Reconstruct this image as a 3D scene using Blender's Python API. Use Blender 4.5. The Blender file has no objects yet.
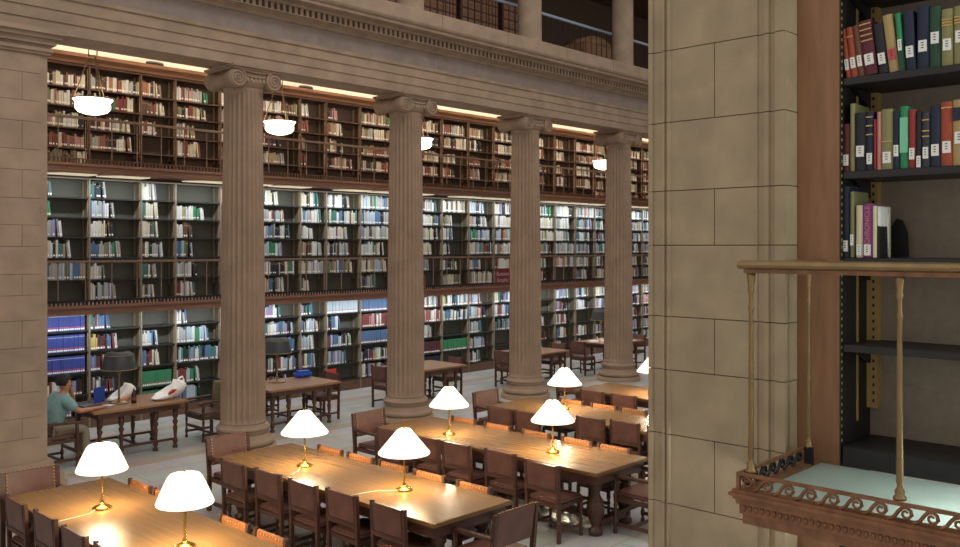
import bpy, bmesh, math, random
from mathutils import Vector, Matrix, Euler
C = bpy.context.scene.collection
PI = math.pi
RND = random.Random(7)

# ------------------------------------------------------------------ camera, world, main lights, exposure
YAW = math.radians(43.41)                      # camera looks between +X (along the colonnade) and +Y (to the shelves)
cam_d = bpy.data.cameras.new('camera'); cam = bpy.data.objects.new('camera', cam_d); C.objects.link(cam)
cam.location = (0, 0, 3.6)
cam.rotation_euler = (math.radians(90), 0, YAW - math.radians(90))
cam_d.sensor_width = 36.0; cam_d.lens = 36.0 * 890.0 / 960.0
cam_d.shift_y = -(273.5 - 247.0) / 960.0
cam_d.clip_start = 0.05; cam_d.clip_end = 200
bpy.context.scene.camera = cam

world = bpy.data.worlds.new('world'); bpy.context.scene.world = world; world.use_nodes = True
world.node_tree.nodes['Background'].inputs[0].default_value = (1.0, 0.93, 0.86, 1)
world.node_tree.nodes['Background'].inputs[1].default_value = 0.60

def area_light(name, loc, rot, sx, sy, energy, color):
    d = bpy.data.lights.new(name, 'AREA'); d.shape = 'RECTANGLE'; d.size = sx; d.size_y = sy
    d.energy = energy; d.color = color
    o = bpy.data.objects.new(name, d); C.objects.link(o); o.location = loc; o.rotation_euler = rot
    return o
def point_light(name, loc, energy, color, r=0.05):
    d = bpy.data.lights.new(name, 'POINT'); d.energy = energy; d.color = color; d.shadow_soft_size = r
    o = bpy.data.objects.new(name, d); C.objects.link(o); o.location = loc
    return o

area_light('hall_ceiling_light', (8, 5.0, 15.0), (0, 0, 0), 14, 7, 900, (1.0, 0.93, 0.85))
COOL = (0.90, 0.97, 1.0); WARM = (1.0, 0.78, 0.52)
# fluorescent rows under the two galleries and the cove above the top bookcases
area_light('gallery_tube_light', (18, 17.42, 4.93), (math.radians(12), 0, 0), 24, 0.08, 195, COOL)
area_light('gallery_tube_light', (18, 17.36, 2.27), (math.radians(14), 0, 0), 24, 0.08, 200, COOL)
area_light('cove_light', (18, 17.45, 7.42), (math.radians(180), 0, 0), 24, 0.12, 330, (1.0, 0.95, 0.88))
area_light('cove_light', (18, 16.2, 7.50), (math.radians(35), 0, 0), 24, 0.12, 110, (1.0, 0.86, 0.70))
area_light('near_gallery_light', (3.95, 0.55, 2.0), (math.radians(180), 0, 0), 0.25, 0.7, 80, (0.95, 1.0, 0.98))
area_light('near_gallery_light', (4.15, -1.0, 4.4), (math.radians(90), 0, 0), 0.3, 2.6, 20, (0.84, 1.0, 0.90))

vs = bpy.context.scene.view_settings
vs.view_transform = 'Standard'; vs.look = 'None'; vs.exposure = 0.0; vs.gamma = 1.0; vs.use_curve_mapping = False

# ------------------------------------------------------------------ materials
def srgb(h):
    if isinstance(h, str):
        h = h.lstrip('#'); v = [int(h[i:i+2], 16) / 255 for i in (0, 2, 4)]
    else: v = [c / 255 for c in h]
    return tuple((c / 12.92 if c <= 0.04045 else ((c + 0.055) / 1.055) ** 2.4) for c in v) + (1,)
def mat(name, col, rough=0.6, metal=0.0, noise=0.0, nscale=8.0, stretch=(1, 1, 1), bump=0.0, spec=0.5, emit=None, estr=0.0, dark=None, detail=4):
    m = bpy.data.materials.new(name); m.use_nodes = True
    nt = m.node_tree; b = nt.nodes['Principled BSDF']
    c = srgb(col) if not (isinstance(col, tuple) and len(col) == 4) else col
    b.inputs['Base Color'].default_value = c; b.inputs['Roughness'].default_value = rough
    b.inputs['Metallic'].default_value = metal; b.inputs['Specular IOR Level'].default_value = spec
    if emit:
        b.inputs['Emission Color'].default_value = srgb(emit); b.inputs['Emission Strength'].default_value = estr
    if noise or bump:
        tc = nt.nodes.new('ShaderNodeTexCoord'); mp = nt.nodes.new('ShaderNodeMapping'); mp.inputs['Scale'].default_value = stretch
        nz = nt.nodes.new('ShaderNodeTexNoise'); nz.inputs['Scale'].default_value = nscale; nz.inputs['Detail'].default_value = detail
        nt.links.new(tc.outputs['Object'], mp.inputs[0]); nt.links.new(mp.outputs[0], nz.inputs['Vector'])
        if noise:
            mx = nt.nodes.new('ShaderNodeMix'); mx.data_type = 'RGBA'
            d = srgb(dark) if dark else tuple(x * (1 - noise) for x in c[:3]) + (1,)
            l = c if dark else tuple(min(1, x * (1 + noise)) for x in c[:3]) + (1,)
            mx.inputs['A'].default_value = d; mx.inputs['B'].default_value = l
            rp = nt.nodes.new('ShaderNodeMapRange'); rp.inputs['From Min'].default_value = 0.3; rp.inputs['From Max'].default_value = 0.7
            nt.links.new(nz.outputs['Fac'], rp.inputs['Value']); nt.links.new(rp.outputs[0], mx.inputs['Factor'])
            nt.links.new(mx.outputs['Result'], b.inputs['Base Color'])
        if bump:
            bp = nt.nodes.new('ShaderNodeBump'); bp.inputs['Strength'].default_value = bump; bp.inputs['Distance'].default_value = 0.01
            nt.links.new(nz.outputs['Fac'], bp.inputs['Height']); nt.links.new(bp.outputs[0], b.inputs['Normal'])
    return m
M = {}
M['stone'] = mat('stone', '#978370', 0.85, noise=0.16, nscale=3.0, bump=0.15, detail=8)
M['stone_col'] = mat('stone_column', '#957f6c', 0.85, noise=0.14, nscale=2.2, bump=0.12, detail=8)
M['stone_dark'] = mat('stone_joint', '#786a58', 0.95)
M['stone_frieze'] = mat('stone_frieze', '#8d8078', 0.8, noise=0.12, nscale=5, bump=0.1, detail=8)
M['stone_near'] = mat('stone_pier', '#a8967a', 0.85, noise=0.13, nscale=5.0, bump=0.12, detail=8)
M['stone_shadowless'] = M['stone_dark']
M['plaster'] = mat('plaster', '#e8d8c2', 0.9)
M['wood'] = mat('dark_wood', '#644634', 0.5, noise=0.3, nscale=4, stretch=(1, 1, 8))
M['wood_x'] = mat('cornice_wood', '#8a6248', 0.5, noise=0.25, nscale=4, stretch=(0.5, 8, 8))
M['rail_wood'] = mat('rail_wood', '#82695a', 0.45)
M['wood_dark'] = mat('chair_wood', '#4e3226', 0.42, noise=0.3, nscale=6, stretch=(1, 1, 6))
M['wood_red'] = mat('gallery_wood', '#86604e', 0.5, noise=0.2, nscale=4, stretch=(0.5, 6, 6))
M['wood_panel'] = mat('stile_wood', '#8e6647', 0.5, noise=0.2, nscale=5, stretch=(3, 3, 0.4))
M['table_wood'] = mat('table_wood', '#7b5932', 0.27, noise=0.13, nscale=4, stretch=(10, 0.35, 3), bump=0.01)
M['table_wood_x'] = mat('side_table_wood', '#946c49', 0.3, noise=0.15, nscale=5, stretch=(0.6, 9, 3), bump=0.03)
M['leather'] = mat('leather', '#66443a', 0.36, noise=0.2, nscale=7, bump=0.1)
M['leather_lit'] = mat('leather_lit', '#a4673e', 0.36, noise=0.2, nscale=7, bump=0.1)  # same chair leather, brighter: the lamplight is put into its colour
M['brass'] = mat('brass', '#b98a3e', 0.25, metal=1.0)
M['brass_dull'] = mat('brass_rail', '#957c58', 0.38, metal=0.7, noise=0.15, nscale=10)
M['bronze'] = mat('bronze', '#8a6044', 0.45, metal=0.3, noise=0.25, nscale=18, bump=0.2)
M['iron'] = mat('dark_iron', '#2b2a30', 0.5, metal=0.4)
M['shelf_metal'] = mat('shelf_metal', '#2c2b2b', 0.5, metal=0.2)
M['shelf_back'] = mat('shelf_back', '#5e5e55', 0.7)
M['shelf_back_wood'] = mat('shelf_back_wood', '#58463a', 0.7)
M['near_back'] = mat('near_back_panel', '#8a7c6c', 0.7, noise=0.1, nscale=20)
M['upright'] = mat('upright_metal', '#867868', 0.5, metal=0.2)
M['standard'] = mat('shelf_standard', '#a89a7c', 0.6)
M['standard_near'] = mat('near_standard', '#a98a52', 0.5)
M['glass_floor'] = mat('glass_floor', '#8e9c94', 0.35)
_n = M['glass_floor'].node_tree; _t = _n.nodes.new('ShaderNodeBsdfTranslucent'); _t.inputs[0].default_value = srgb('#e4efe9'); _mx = _n.nodes.new('ShaderNodeMixShader'); _mx.inputs[0].default_value = 0.35
_n.links.new(_n.nodes['Principled BSDF'].outputs[0], _mx.inputs[1]); _n.links.new(_t.outputs[0], _mx.inputs[2]); _n.links.new(_mx.outputs[0], _n.nodes['Material Output'].inputs[0])
M['shade'] = mat('lamp_glow', '#fff4dc', 0.5, emit='#fff0d2', estr=1.5)
M['bowl'] = mat('pendant_glow', '#ffffff', 0.4, emit='#fff6e4', estr=4.0)
M['tube'] = mat('patch_glow', '#fff4d8', 0.5, emit='#eadfc0', estr=0.6)  # glow of the painted light patches under the upper gallery
M['dark_shade'] = mat('dark_shade', '#34383a', 0.5)
M['dark_shade_edge'] = mat('shade_trim', '#8a7a60', 0.5)
M['white'] = mat('white_paper', '#e9e9e4', 0.7)
M['black'] = mat('black', '#151414', 0.6)
M['sign_red'] = mat('sign_red', '#6e2036', 0.6)
M['sign_text'] = mat('sign_text', '#c8b0b4', 0.6)
M['skin'] = mat('skin', '#b88468', 0.55)
M['hair'] = mat('hair', '#1c1614', 0.7)
M['shirt'] = mat('shirt', '#7ea3a6', 0.85, noise=0.1, nscale=12)
M['trouser'] = mat('trouser', '#8a7f6e', 0.85)
M['shoe'] = mat('shoe', '#2a2420', 0.6)
M['olive'] = mat('olive_cloth', '#6f6444', 0.9, noise=0.2, nscale=14, bump=0.3)
M['bluebag'] = mat('blue_cloth', '#2c50b8', 0.7)
M['redpl'] = mat('red_plastic', '#c83a2c', 0.6)
M['orange'] = mat('orange_paper', '#d8804c', 0.7)
M['plastic_bag'] = mat('plastic_bag', '#ffffff', 0.45, bump=0.5, nscale=14)
M['bottle'] = mat('bottle_glass', '#3c2018', 0.15)
M['silver'] = mat('laptop_grey', '#5a5a60', 0.4, metal=0.4)
M['stud'] = mat('stud', '#c8a870', 0.3, metal=0.9)
M['rail_blue'] = mat('pale_rail', '#8fa0b4', 0.5)
M['crate'] = mat('crate_wood', '#8a6a4c', 0.6, noise=0.2, nscale=6)
M['cord'] = mat('cord', '#e0cfa8', 0.6)

# floor: pale stone slabs with darker bands
def floor_mat():
    m = bpy.data.materials.new('floor_stone'); m.use_nodes = True; nt = m.node_tree; b = nt.nodes['Principled BSDF']
    b.inputs['Roughness'].default_value = 0.32
    tc = nt.nodes.new('ShaderNodeTexCoord'); mp = nt.nodes.new('ShaderNodeMapping')
    mp.inputs['Rotation'].default_value = (0, 0, 0)
    br = nt.nodes.new('ShaderNodeTexBrick'); br.inputs['Scale'].default_value = 1.0
    br.inputs['Brick Width'].default_value = 1.29; br.inputs['Row Height'].default_value = 0.62
    br.inputs['Mortar Size'].default_value = 0.008; br.offset = 0.5
    br.inputs['Color1'].default_value = srgb('#cfcfcd'); br.inputs['Color2'].default_value = srgb('#c0bfbc'); br.inputs['Mortar'].default_value = srgb('#9c9894')
    nz = nt.nodes.new('ShaderNodeTexNoise'); nz.inputs['Scale'].default_value = 2.5; nz.inputs['Detail'].default_value = 6
    mx = nt.nodes.new('ShaderNodeMix'); mx.data_type = 'RGBA'; mx.blend_type = 'MULTIPLY'; mx.inputs['Factor'].default_value = 0.5
    nt.links.new(tc.outputs['Object'], mp.inputs[0]); nt.links.new(mp.outputs[0], br.inputs['Vector']); nt.links.new(tc.outputs['Object'], nz.inputs['Vector'])
    nt.links.new(br.outputs['Color'], mx.inputs['A']); nt.links.new(nz.outputs['Color'], mx.inputs['B'])
    nt.links.new(mx.outputs['Result'], b.inputs['Base Color'])
    return m
M['floor'] = floor_mat()
M['floor_band'] = mat('floor_band', '#a8998a', 0.35, noise=0.12, nscale=4)

BOOKC = dict(cream='#d9cfb0', white='#dcdcd6', grey='#a9aaa8', pale_blue='#a8c0d2', blue='#3f6fae', navy='#1d2740', royal='#2a3c9c', teal='#2f7f7c',
             green='#2f8e5c', dark_green='#244a36', lime='#6fc23c', olive='#83815a', tan='#b39a68', yellow='#d6b84a', orange='#c4703a', red='#96302e', maroon='#5e2430',
             brown='#6b4630', black='#24222a', lilac='#8d83b4', pink='#c98a86', rust='#a54c36', purple='#8a3a80', charcoal='#3a3c44', mint='#7fd0a8', khaki='#8f8a5e')
BK = {k: mat('book_' + k, v, 0.6) for k, v in BOOKC.items()}
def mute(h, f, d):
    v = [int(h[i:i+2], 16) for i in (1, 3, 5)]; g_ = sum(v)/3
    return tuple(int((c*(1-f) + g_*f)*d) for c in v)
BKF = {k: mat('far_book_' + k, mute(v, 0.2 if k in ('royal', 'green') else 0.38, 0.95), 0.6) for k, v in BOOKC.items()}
BKL = list(BK)
M['blabel'] = mat('call_number_label', '#f2f2ec', 0.6)
M['gold'] = mat('gilt_bands', '#c8a860', 0.5)
M['pinklabel'] = mat('red_band', '#c8505a', 0.6)

# ------------------------------------------------------------------ mesh helpers
class MB:
    def __init__(s): s.v = []; s.f = []; s.m = []; s.mats = []; s.cur = 0; s.smooth = []; s.sm = False
    def mat(s, m, smooth=None):
        if m not in s.mats: s.mats.append(m)
        s.cur = s.mats.index(m)
        if smooth is not None: s.sm = smooth
        return s
    def add(s, vs_, fs, T=None):
        o = len(s.v)
        for p in vs_: s.v.append(tuple(T @ Vector(p)) if T is not None else tuple(p))
        for f in fs: s.f.append(tuple(i + o for i in f)); s.m.append(s.cur); s.smooth.append(s.sm)
        return s
    def box(s, x0, x1, y0, y1, z0, z1, T=None):
        return s.add([(x0,y0,z0),(x1,y0,z0),(x1,y1,z0),(x0,y1,z0),(x0,y0,z1),(x1,y0,z1),(x1,y1,z1),(x0,y1,z1)],
                     [(0,3,2,1),(4,5,6,7),(0,1,5,4),(1,2,6,5),(2,3,7,6),(3,0,4,7)], T)
    def lathe(s, prof, n=24, T=None, cap=True):          # prof: list of (r, z)
        vs_ = []; fs = []; k = len(prof)
        for r, z in prof:
            for i in range(n): a = 2*PI*i/n; vs_.append((r*math.cos(a), r*math.sin(a), z))
        for j in range(k-1):
            for i in range(n): i2 = (i+1) % n; fs.append((j*n+i, j*n+i2, (j+1)*n+i2, (j+1)*n+i))
        if cap: fs.append(tuple(range(n))[::-1]); fs.append(tuple((k-1)*n+i for i in range(n)))
        return s.add(vs_, fs, T)
    def tube(s, pts, r, n=6, cap=True):
        pts = [Vector(p) for p in pts]; vs_ = []; fs = []; up = None
        for i, p in enumerate(pts):
            d = (pts[min(i+1, len(pts)-1)] - pts[max(i-1, 0)]).normalized()
            if up is None:
                up = Vector((0,0,1)) if abs(d.z) < 0.9 else Vector((1,0,0))
            a = d.cross(up).normalized(); b = a.cross(d).normalized(); up = b
            rr = r[i] if isinstance(r, (list, tuple)) else r
            for k in range(n):
                t = 2*PI*k/n; vs_.append(tuple(p + a*rr*math.cos(t) + b*rr*math.sin(t)))
        for i in range(len(pts)-1):
            for k in range(n): k2 = (k+1) % n; fs.append((i*n+k, i*n+k2, (i+1)*n+k2, (i+1)*n+k))
        if cap: fs.append(tuple(range(n))[::-1]); fs.append(tuple((len(pts)-1)*n+k for k in range(n)))
        return s.add(vs_, fs)
    def prism(s, poly, axis, a, b, T=None):              # poly in the two other axes (in order), extruded a..b along axis
        def mk(u, v, w): return {'x': (w, u, v), 'y': (u, w, v), 'z': (u, v, w)}[axis]
        n = len(poly); vs_ = [mk(u, v, a) for u, v in poly] + [mk(u, v, b) for u, v in poly]
        fs = [tuple(range(n))[::-1], tuple(range(n, 2*n))] + [(i, (i+1) % n, n+(i+1) % n, n+i) for i in range(n)]
        return s.add(vs_, fs, T)
    def mesh(s, name, bevel=0.0):
        me = bpy.data.meshes.new(name); me.from_pydata(s.v, [], s.f); me.update()
        for m in s.mats: me.materials.append(m)
        me.polygons.foreach_set('material_index', s.m); me.polygons.foreach_set('use_smooth', s.smooth)
        bm = bmesh.new(); bm.from_mesh(me); bmesh.ops.recalc_face_normals(bm, faces=bm.faces)
        if bevel: bmesh.ops.bevel(bm, geom=[e for e in bm.edges if len(e.link_faces) == 2 and e.calc_face_angle(0) > 0.6], offset=bevel, segments=2, affect='EDGES', clamp_overlap=True)
        bm.to_mesh(me); bm.free(); me.update()
        return me
    def build(s, name, parent=None, bevel=0.0, loc=None):
        o = bpy.data.objects.new(name, s.mesh(name, bevel)); C.objects.link(o)
        if parent: o.parent = parent
        if loc: o.location = loc
        return o
def W(m, smooth=False): b = MB(); b.mat(m, smooth); return b
def tag(o, label=None, cat=None, group=None, kind=None):
    if label: o['label'] = label
    if cat: o['category'] = cat
    if group: o['group'] = group
    if kind: o['kind'] = kind
    return o
def empty(name, loc=(0,0,0), rz=0, label=None, cat=None, group=None):
    o = bpy.data.objects.new(name, None); C.objects.link(o); o.location = loc; o.rotation_euler = (0, 0, rz); o.empty_display_size = 0.1
    return tag(o, label, cat, group)
KIDS = {}
def copy_tree(o, loc, rz=None, label=None, group=None):
    def rec(src, par):
        c = src.copy(); C.objects.link(c); c.parent = par
        for ch in src.children: rec(ch, c)
        return c
    c = rec(o, None); c.location = loc
    if rz is not None: c.rotation_euler = (0, 0, rz)
    if label: c['label'] = label
    if group: c['group'] = group
    return c
class Proto:
    """first use moves the built thing itself, later uses copy it"""
    def __init__(s, root): s.root = root; s.used = False
    def place(s, loc, rz=0, label=None, group=None):
        if not s.used:
            s.used = True; o = s.root; o.location = loc; o.rotation_euler = (0, 0, rz)
            if label: o['label'] = label
            if group: o['group'] = group
            return o
        return copy_tree(s.root, loc, rz, label, group)
ORD = ['first','second','third','fourth','fifth','sixth','seventh','eighth','ninth','tenth','eleventh','twelfth','thirteenth','fourteenth','fifteenth',
       'sixteenth','seventeenth','eighteenth','nineteenth','twentieth','twenty-first','twenty-second','twenty-third','twenty-fourth','twenty-fifth',
       'twenty-sixth','twenty-seventh','twenty-eighth','twenty-ninth','thirtieth']

# ------------------------------------------------------------------ setting
SX0, SX1 = 5.36, 30.0
b = W(M['floor']).box(-5, 34, -3, 18.3, -0.1, 0); tag(b.build('floor'), kind='structure')
b = W(M['floor_band'])
b.box(-3, 34, 12.35, 12.75, 0, 0.003); b.box(-3, 34, 14.15, 14.45, 0, 0.003); b.box(-3, 34, 16.55, 16.85, 0, 0.003)
tag(b.build('trim_1'), kind='structure')
b = W(M['shelf_back_wood']).box(SX0-2, SX1+4, 18.14, 18.3, 0, 12); tag(b.build('wall_back'), kind='structure')
b = W(M['plaster']).box(SX0-2, SX1+4, 18.08, 18.14, 7.39, 7.62); tag(b.build('trim_2'), kind='structure')
b = W(M['plaster']).box(SX0-2.5, SX1+4, 14.2, 18.14, 7.62, 7.80); tag(b.build('ceiling'), kind='structure')
b = W(M['stone']).box(1.5, SX1+4, 13.3, 18.14, 8.16, 8.30); tag(b.build('floor_upper_gallery'), kind='structure')
b = W(M['wood']).box(SX0-2, SX1+4, 13.0, 18.3, 12, 12.2); tag(b.build('ceiling_upper_gallery'), kind='structure')
b = W(M['stone']).box(29.6, 29.99, 13.45, 18.14, 0, 7.6); tag(b.build('wall_right'), kind='structure')

b = W(M['stone']).box(30.0, 30.3, -5, 18.3, 0, 12); tag(b.build('wall_far_end'), kind='structure')
# ashlar courses
CO = [0.52, 0.86, 1.16, 1.52, 1.82, 2.16, 2.548, 2.91, 3.21, 3.61, 3.915, 4.30, 4.704, 5.0, 5.40, 5.70, 6.10, 6.38]
def courses(mb, x0, x1, y0, y1, zs, splits_along='x', pitch=1.15, g=0.003, joint=M['stone_dark']):
    m0 = mb.cur
    for i in range(len(zs)-1):
        a, b_ = (x0, x1) if splits_along == 'x' else (y0, y1)
        L = b_ - a; cuts = [a]
        k = b_ - (0.22 if i % 2 else 1.0)*pitch
        mid = []
        while k > a + 0.2: mid.append(k); k -= pitch
        cuts = [a] + sorted(mid) + [b_]
        for p, q in zip(cuts, cuts[1:]):
            if splits_along == 'x': mb.box(p+g, q-g if q != b_ else q, y0, y1, zs[i]+g, zs[i+1]-g)
            else: mb.box(x0, x1, p+g if p != a else p, q-g if q != b_ else q, zs[i]+g, zs[i+1]-g)
    mb.mat(joint); mb.box(x0+0.012, x1-0.012, y0+0.012, y1-0.012, zs[0], zs[-1])
b = W(M['stone']); courses(b, -5.0, 4.98, 13.45, 14.2, [0.5] + CO[1:])
b.mat(M['stone']); b.box(4.98, 5.08, 13.47, 14.18, 0.5, 6.38)
# moulded foot and capital of the anta
for z0, z1, p in [(0, 0.22, 0.20), (0.22, 0.34, 0.17), (0.34, 0.42, 0.12), (0.42, 0.5, 0.06)]: b.box(-5.0, 5.08+p, 13.45-p, 14.2+p, z0, z1)
for z0, z1, p in [(6.38, 6.42, 0.03), (6.42, 6.47, 0.06), (6.47, 6.52, 0.03), (6.52, 6.60, 0.09), (6.60, 6.66, 0.15), (6.66, 6.73, 0.2)]: b.box(-5.0, 5.08+p, 13.45-p, 14.2+p, z0, z1)
tag(b.build('wall_left'), kind='structure')

# entablature profile (y, z), extruded along the colonnade
prof = [(14.2, 6.73), (13.5, 6.73), (13.5, 6.90), (13.48, 6.905), (13.48, 7.07), (13.46, 7.075), (13.46, 7.235), (13.43, 7.25), (13.42, 7.305), (13.51, 7.312)]
b = W(M['stone']); b.prism(prof + [(14.2, 7.312)], 'x', -5.0, 30)
b.mat(M['stone_frieze']); b.prism([(14.2, 7.312), (13.5, 7.312), (13.5, 7.64), (14.2, 7.64)], 'x', -5.0, 30)
b.mat(M['stone']); b.prism([(14.2, 7.64), (13.46, 7.64), (13.42, 7.68), (13.30, 7.72), (13.24, 7.725), (13.24, 7.742), (13.40, 7.744), (13.40, 7.86), (13.25, 7.87), (13.22, 7.91), (13.05, 7.92), (13.02, 7.93),
     (13.02, 7.985), (12.98, 7.995), (12.955, 8.03), (12.95, 8.05), (12.97, 8.055), (12.97, 8.30), (13.0, 8.32), (14.2, 8.32)], 'x', -5.0, 30)
x = 7.5
while x < 24: b.box(x, x+0.064, 13.25, 13.41, 7.744, 7.862); x += 0.123
b.mat(M['stone_dark'])
for x in (3.9, 8.6, 12.6, 14.6, 16.7, 18.6, 20.5): b.box(x, x+0.008, 12.966, 13.1, 8.06, 8.31)
for x in (13.0, 19.3): b.box(x, x+0.006, 13.498, 13.6, 7.32, 7.63)
tag(b.build('trim_3'), kind='structure')

# ------------------------------------------------------------------ fluted ionic columns
def shaft_mesh():
    mb = W(M['stone_col'], True); NF = 24; SEG = 8; n = NF*SEG
    levels = [(0.50, 0.405, 0), (0.53, 0.392, 0), (0.56, 0.39, 0.5), (0.62, 0.39, 1)]
    for i in range(1, 11):
        z = 0.62 + (6.24-0.62)*i/10; r = 0.39 - (0.39-0.33)*(i/10)**1.5; levels.append((z, r, 1))
    levels += [(6.27, 0.33, 0.6), (6.30, 0.332, 0), (6.335, 0.345, 0), (6.36, 0.35, 0), (6.39, 0.34, 0)]
    vs_ = []; fs = []
    for z, r, d in levels:
        for i in range(n):
            t = (i % SEG)/SEG; fl = max(0, math.sin(PI*(t*1.25-0.125))) if 0.1 < t < 0.9 else 0
            rr = r - 0.045*(r/0.39)*d*fl; a = 2*PI*i/n
            vs_.append((rr*math.cos(a), rr*math.sin(a), z))
    for j in range(len(levels)-1):
        for i in range(n): i2 = (i+1) % n; fs.append((j*n+i, j*n+i2, (j+1)*n+i2, (j+1)*n+i))
    fs.append(tuple((len(levels)-1)*n+i for i in range(n))); fs.append(tuple(range(n))[::-1])
    mb.add(vs_, fs); return mb
col = empty('fluted_column', (0,0,0), cat='column')
W(M['stone_col'], True).lathe([(0.585, 0), (0.585, 0.004), (0.585, 0.115), (0.57, 0.12)], 48).build('plinth', col)
def torus_prof(r0, z0, z1, n=6): 
    h = (z1-z0)/2; return [(r0 + h*math.sin(PI*i/n), z0 + h - h*math.cos(PI*i/n)) for i in range(n+1)]
bp = torus_prof(0.49, 0.12, 0.24) + [(0.475, 0.245), (0.475, 0.262), (0.44, 0.29), (0.425, 0.32), (0.43, 0.345), (0.455, 0.36), (0.455, 0.375)] + torus_prof(0.43, 0.378, 0.46) + [(0.425, 0.465), (0.425, 0.48), (0.408, 0.50)]
W(M['stone_col'], True).lathe(bp, 48).build('base', col)
shaft_mesh().build('shaft', col)
cp = W(M['stone_col'], True)
cp.lathe([(0.33, 6.36), (0.38, 6.40), (0.42, 6.46), (0.425, 6.50), (0.39, 6.52)], 32)
for sx in (-1, 1):                                   # side bolsters run from the front face to the rear face
    n = 24; vs_ = []; fs = []
    ys = [(-0.43, 0.15), (-0.40, 0.165), (-0.34, 0.165), (-0.22, 0.14), (-0.06, 0.115), (-0.05, 0.128), (0.05, 0.128), (0.06, 0.115), (0.22, 0.14), (0.34, 0.165), (0.40, 0.165), (0.43, 0.15)]
    for y, r in ys:
        for i in range(n): a = 2*PI*i/n; vs_.append((sx*0.36 + r*math.cos(a), y, 6.505 + r*math.sin(a)))
    k = len(ys)
    for j in range(k-1):
        for i in range(n): i2 = (i+1) % n; fs.append((j*n+i, (j+1)*n+i, (j+1)*n+i2, j*n+i2))
    fs.append(tuple(range(n))); fs.append(tuple((k-1)*n+i for i in range(n))[::-1])
    cp.add(vs_, fs)
cp.sm = False
cp.box(-0.36, 0.36, -0.40, 0.40, 6.52, 6.655)
cp.sm = True
for sy in (-1, 1):
    cp.tube([(-0.36, sy*0.43, 6.655), (-0.18, sy*0.43, 6.64), (0, sy*0.43, 6.632), (0.18, sy*0.43, 6.64), (0.36, sy*0.43, 6.655)], 0.018)
    cp.tube([(-0.22, sy*0.41, 6.56), (0, sy*0.425, 6.545), (0.22, sy*0.41, 6.56)], 0.016)
    for k in range(5): 
        T = Matrix.Translation((-0.16+0.08*k, sy*0.40, 6.49)); cp.lathe([(0.005, -0.05), (0.028, -0.03), (0.034, 0.0), (0.026, 0.04), (0.005, 0.05)], 8, T)
cp.build('capital', col)
for sx in (-1, 1):
    for sy in (-1, 1):
        v = W(M['stone_col'], True); pts = []; N = 40
        for i in range(N+1):
            t = i/N; a = PI/2 + sx*t*2.6*2*PI; r = 0.142*(1-t)**1.1 + 0.02
            pts.append((sx*0.36 + r*math.cos(a)*1, sy*(0.432+0.012*t), 6.505 + r*math.sin(a)))
        v.tube(pts, [0.02*(1-0.5*i/N) for i in range(N+1)], 6); v.lathe([(0.0, -0.0), (0.028, 0.0), (0.02, 0.018), (0.0, 0.02)], 10, Matrix.Translation((sx*0.36, sy*0.44, 6.505)) @ Matrix.Rotation(-sy*-PI/2, 4, 'X'), cap=False)
        v.build('volute', col)
ab = W(M['stone_col']); ab.box(-0.46, 0.46, -0.46, 0.46, 6.655, 6.69); ab.box(-0.49, 0.49, -0.49, 0.49, 6.69, 6.7295); ab.build('abacus', col, 0.006)
CP = Proto(col)
for x, l in [(8.57, 'leftmost free-standing fluted stone column with scrolled capital'), (12.42, 'second fluted stone column from the left, behind the second reading table'),
             (16.26, 'third fluted stone column from the left, with scrolled capital'), (20.15, 'fourth and rightmost fluted stone column, beside the near stone pier')]:
    CP.place((x, 13.885, 0), 0, l, 'fluted columns of the colonnade')
# upper gallery columns
uc = empty('smooth_column', cat='column')
W(M['stone'], True).lathe([(0.36, 8.32), (0.36, 8.42), (0.32, 8.46), (0.29, 8.52), (0.285, 10.5), (0.26, 11.7), (0.34, 11.9), (0.34, 11.99)], 32, Matrix.Translation((0, 0, 0))).build('shaft', uc)
UP = Proto(uc)
for x, l in [(12.42, 'leftmost plain round column standing on top of the stone cornice'), (16.26, 'middle plain round column standing on top of the cornice'), (20.15, 'rightmost plain round column standing on top of the cornice')]:
    UP.place((x, 13.75, 0), 0, l, 'plain columns of the upper gallery')

# ------------------------------------------------------------------ galleries, railings
def gallery(zb, zt, name_label, rail_z, rail_label):
    g = empty('gallery_walkway', (SX0, 16.8, zb), label=name_label, cat='gallery')
    L = 30 - SX0 - 0.45
    s = W(M['wood_red']).box(0, L, 0.05, 1.33, 0.03, zt-zb); s.build('slab', g)
    f = W(M['wood_red']); h = zt-zb
    f.box(0, L, -0.02, 0.05, 0, h*0.35); f.box(0, L, 0.0, 0.05, h*0.35, h*0.75); f.box(0, L, -0.045, 0.05, h*0.75, h+0.01); f.build('fascia', g)
    c = W(M['wood'] if zb > 4 else M['iron']); c.box(0, L, 0.0, 0.03, h+0.09, h+0.105)
    x = 0.03
    while x < L: c.box(x, x+0.035, 0.005, 0.025, h+0.01, h+0.09); x += 0.075
    c.build('cresting', g)
    r = empty('gallery_railing', (SX0, 16.86, zt+0.011), label=rail_label, cat='railing')
    hz = rail_z - zt - 0.011
    W(M['rail_wood']).box(0, L, -0.03, 0.03, hz-0.05, hz).build('handrail', r, 0.01)
    bl = W(M['rail_wood'], True).lathe([(0.02, 0), (0.02, 0.02), (0.011, 0.05), (0.010, hz-0.14), (0.014, hz-0.10), (0.010, hz-0.08), (0.013, hz-0.05)], 8).mesh('baluster')
    x = 6.548 - 1.0
    while x < 29.4:
        o = bpy.data.objects.new('baluster', bl); C.objects.link(o); o.parent = r; o.location = (x-SX0, 0, 0); x += 0.5
gallery(4.99, 5.15, 'upper brown gallery walkway in front of the top bookcases', 6.04, 'railing of the upper gallery with thin balusters and wooden handrail')
gallery(2.33, 2.50, 'lower brown gallery walkway above the ground-level bookcases', 3.35, 'railing of the lower gallery in front of the middle bookcases')

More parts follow.
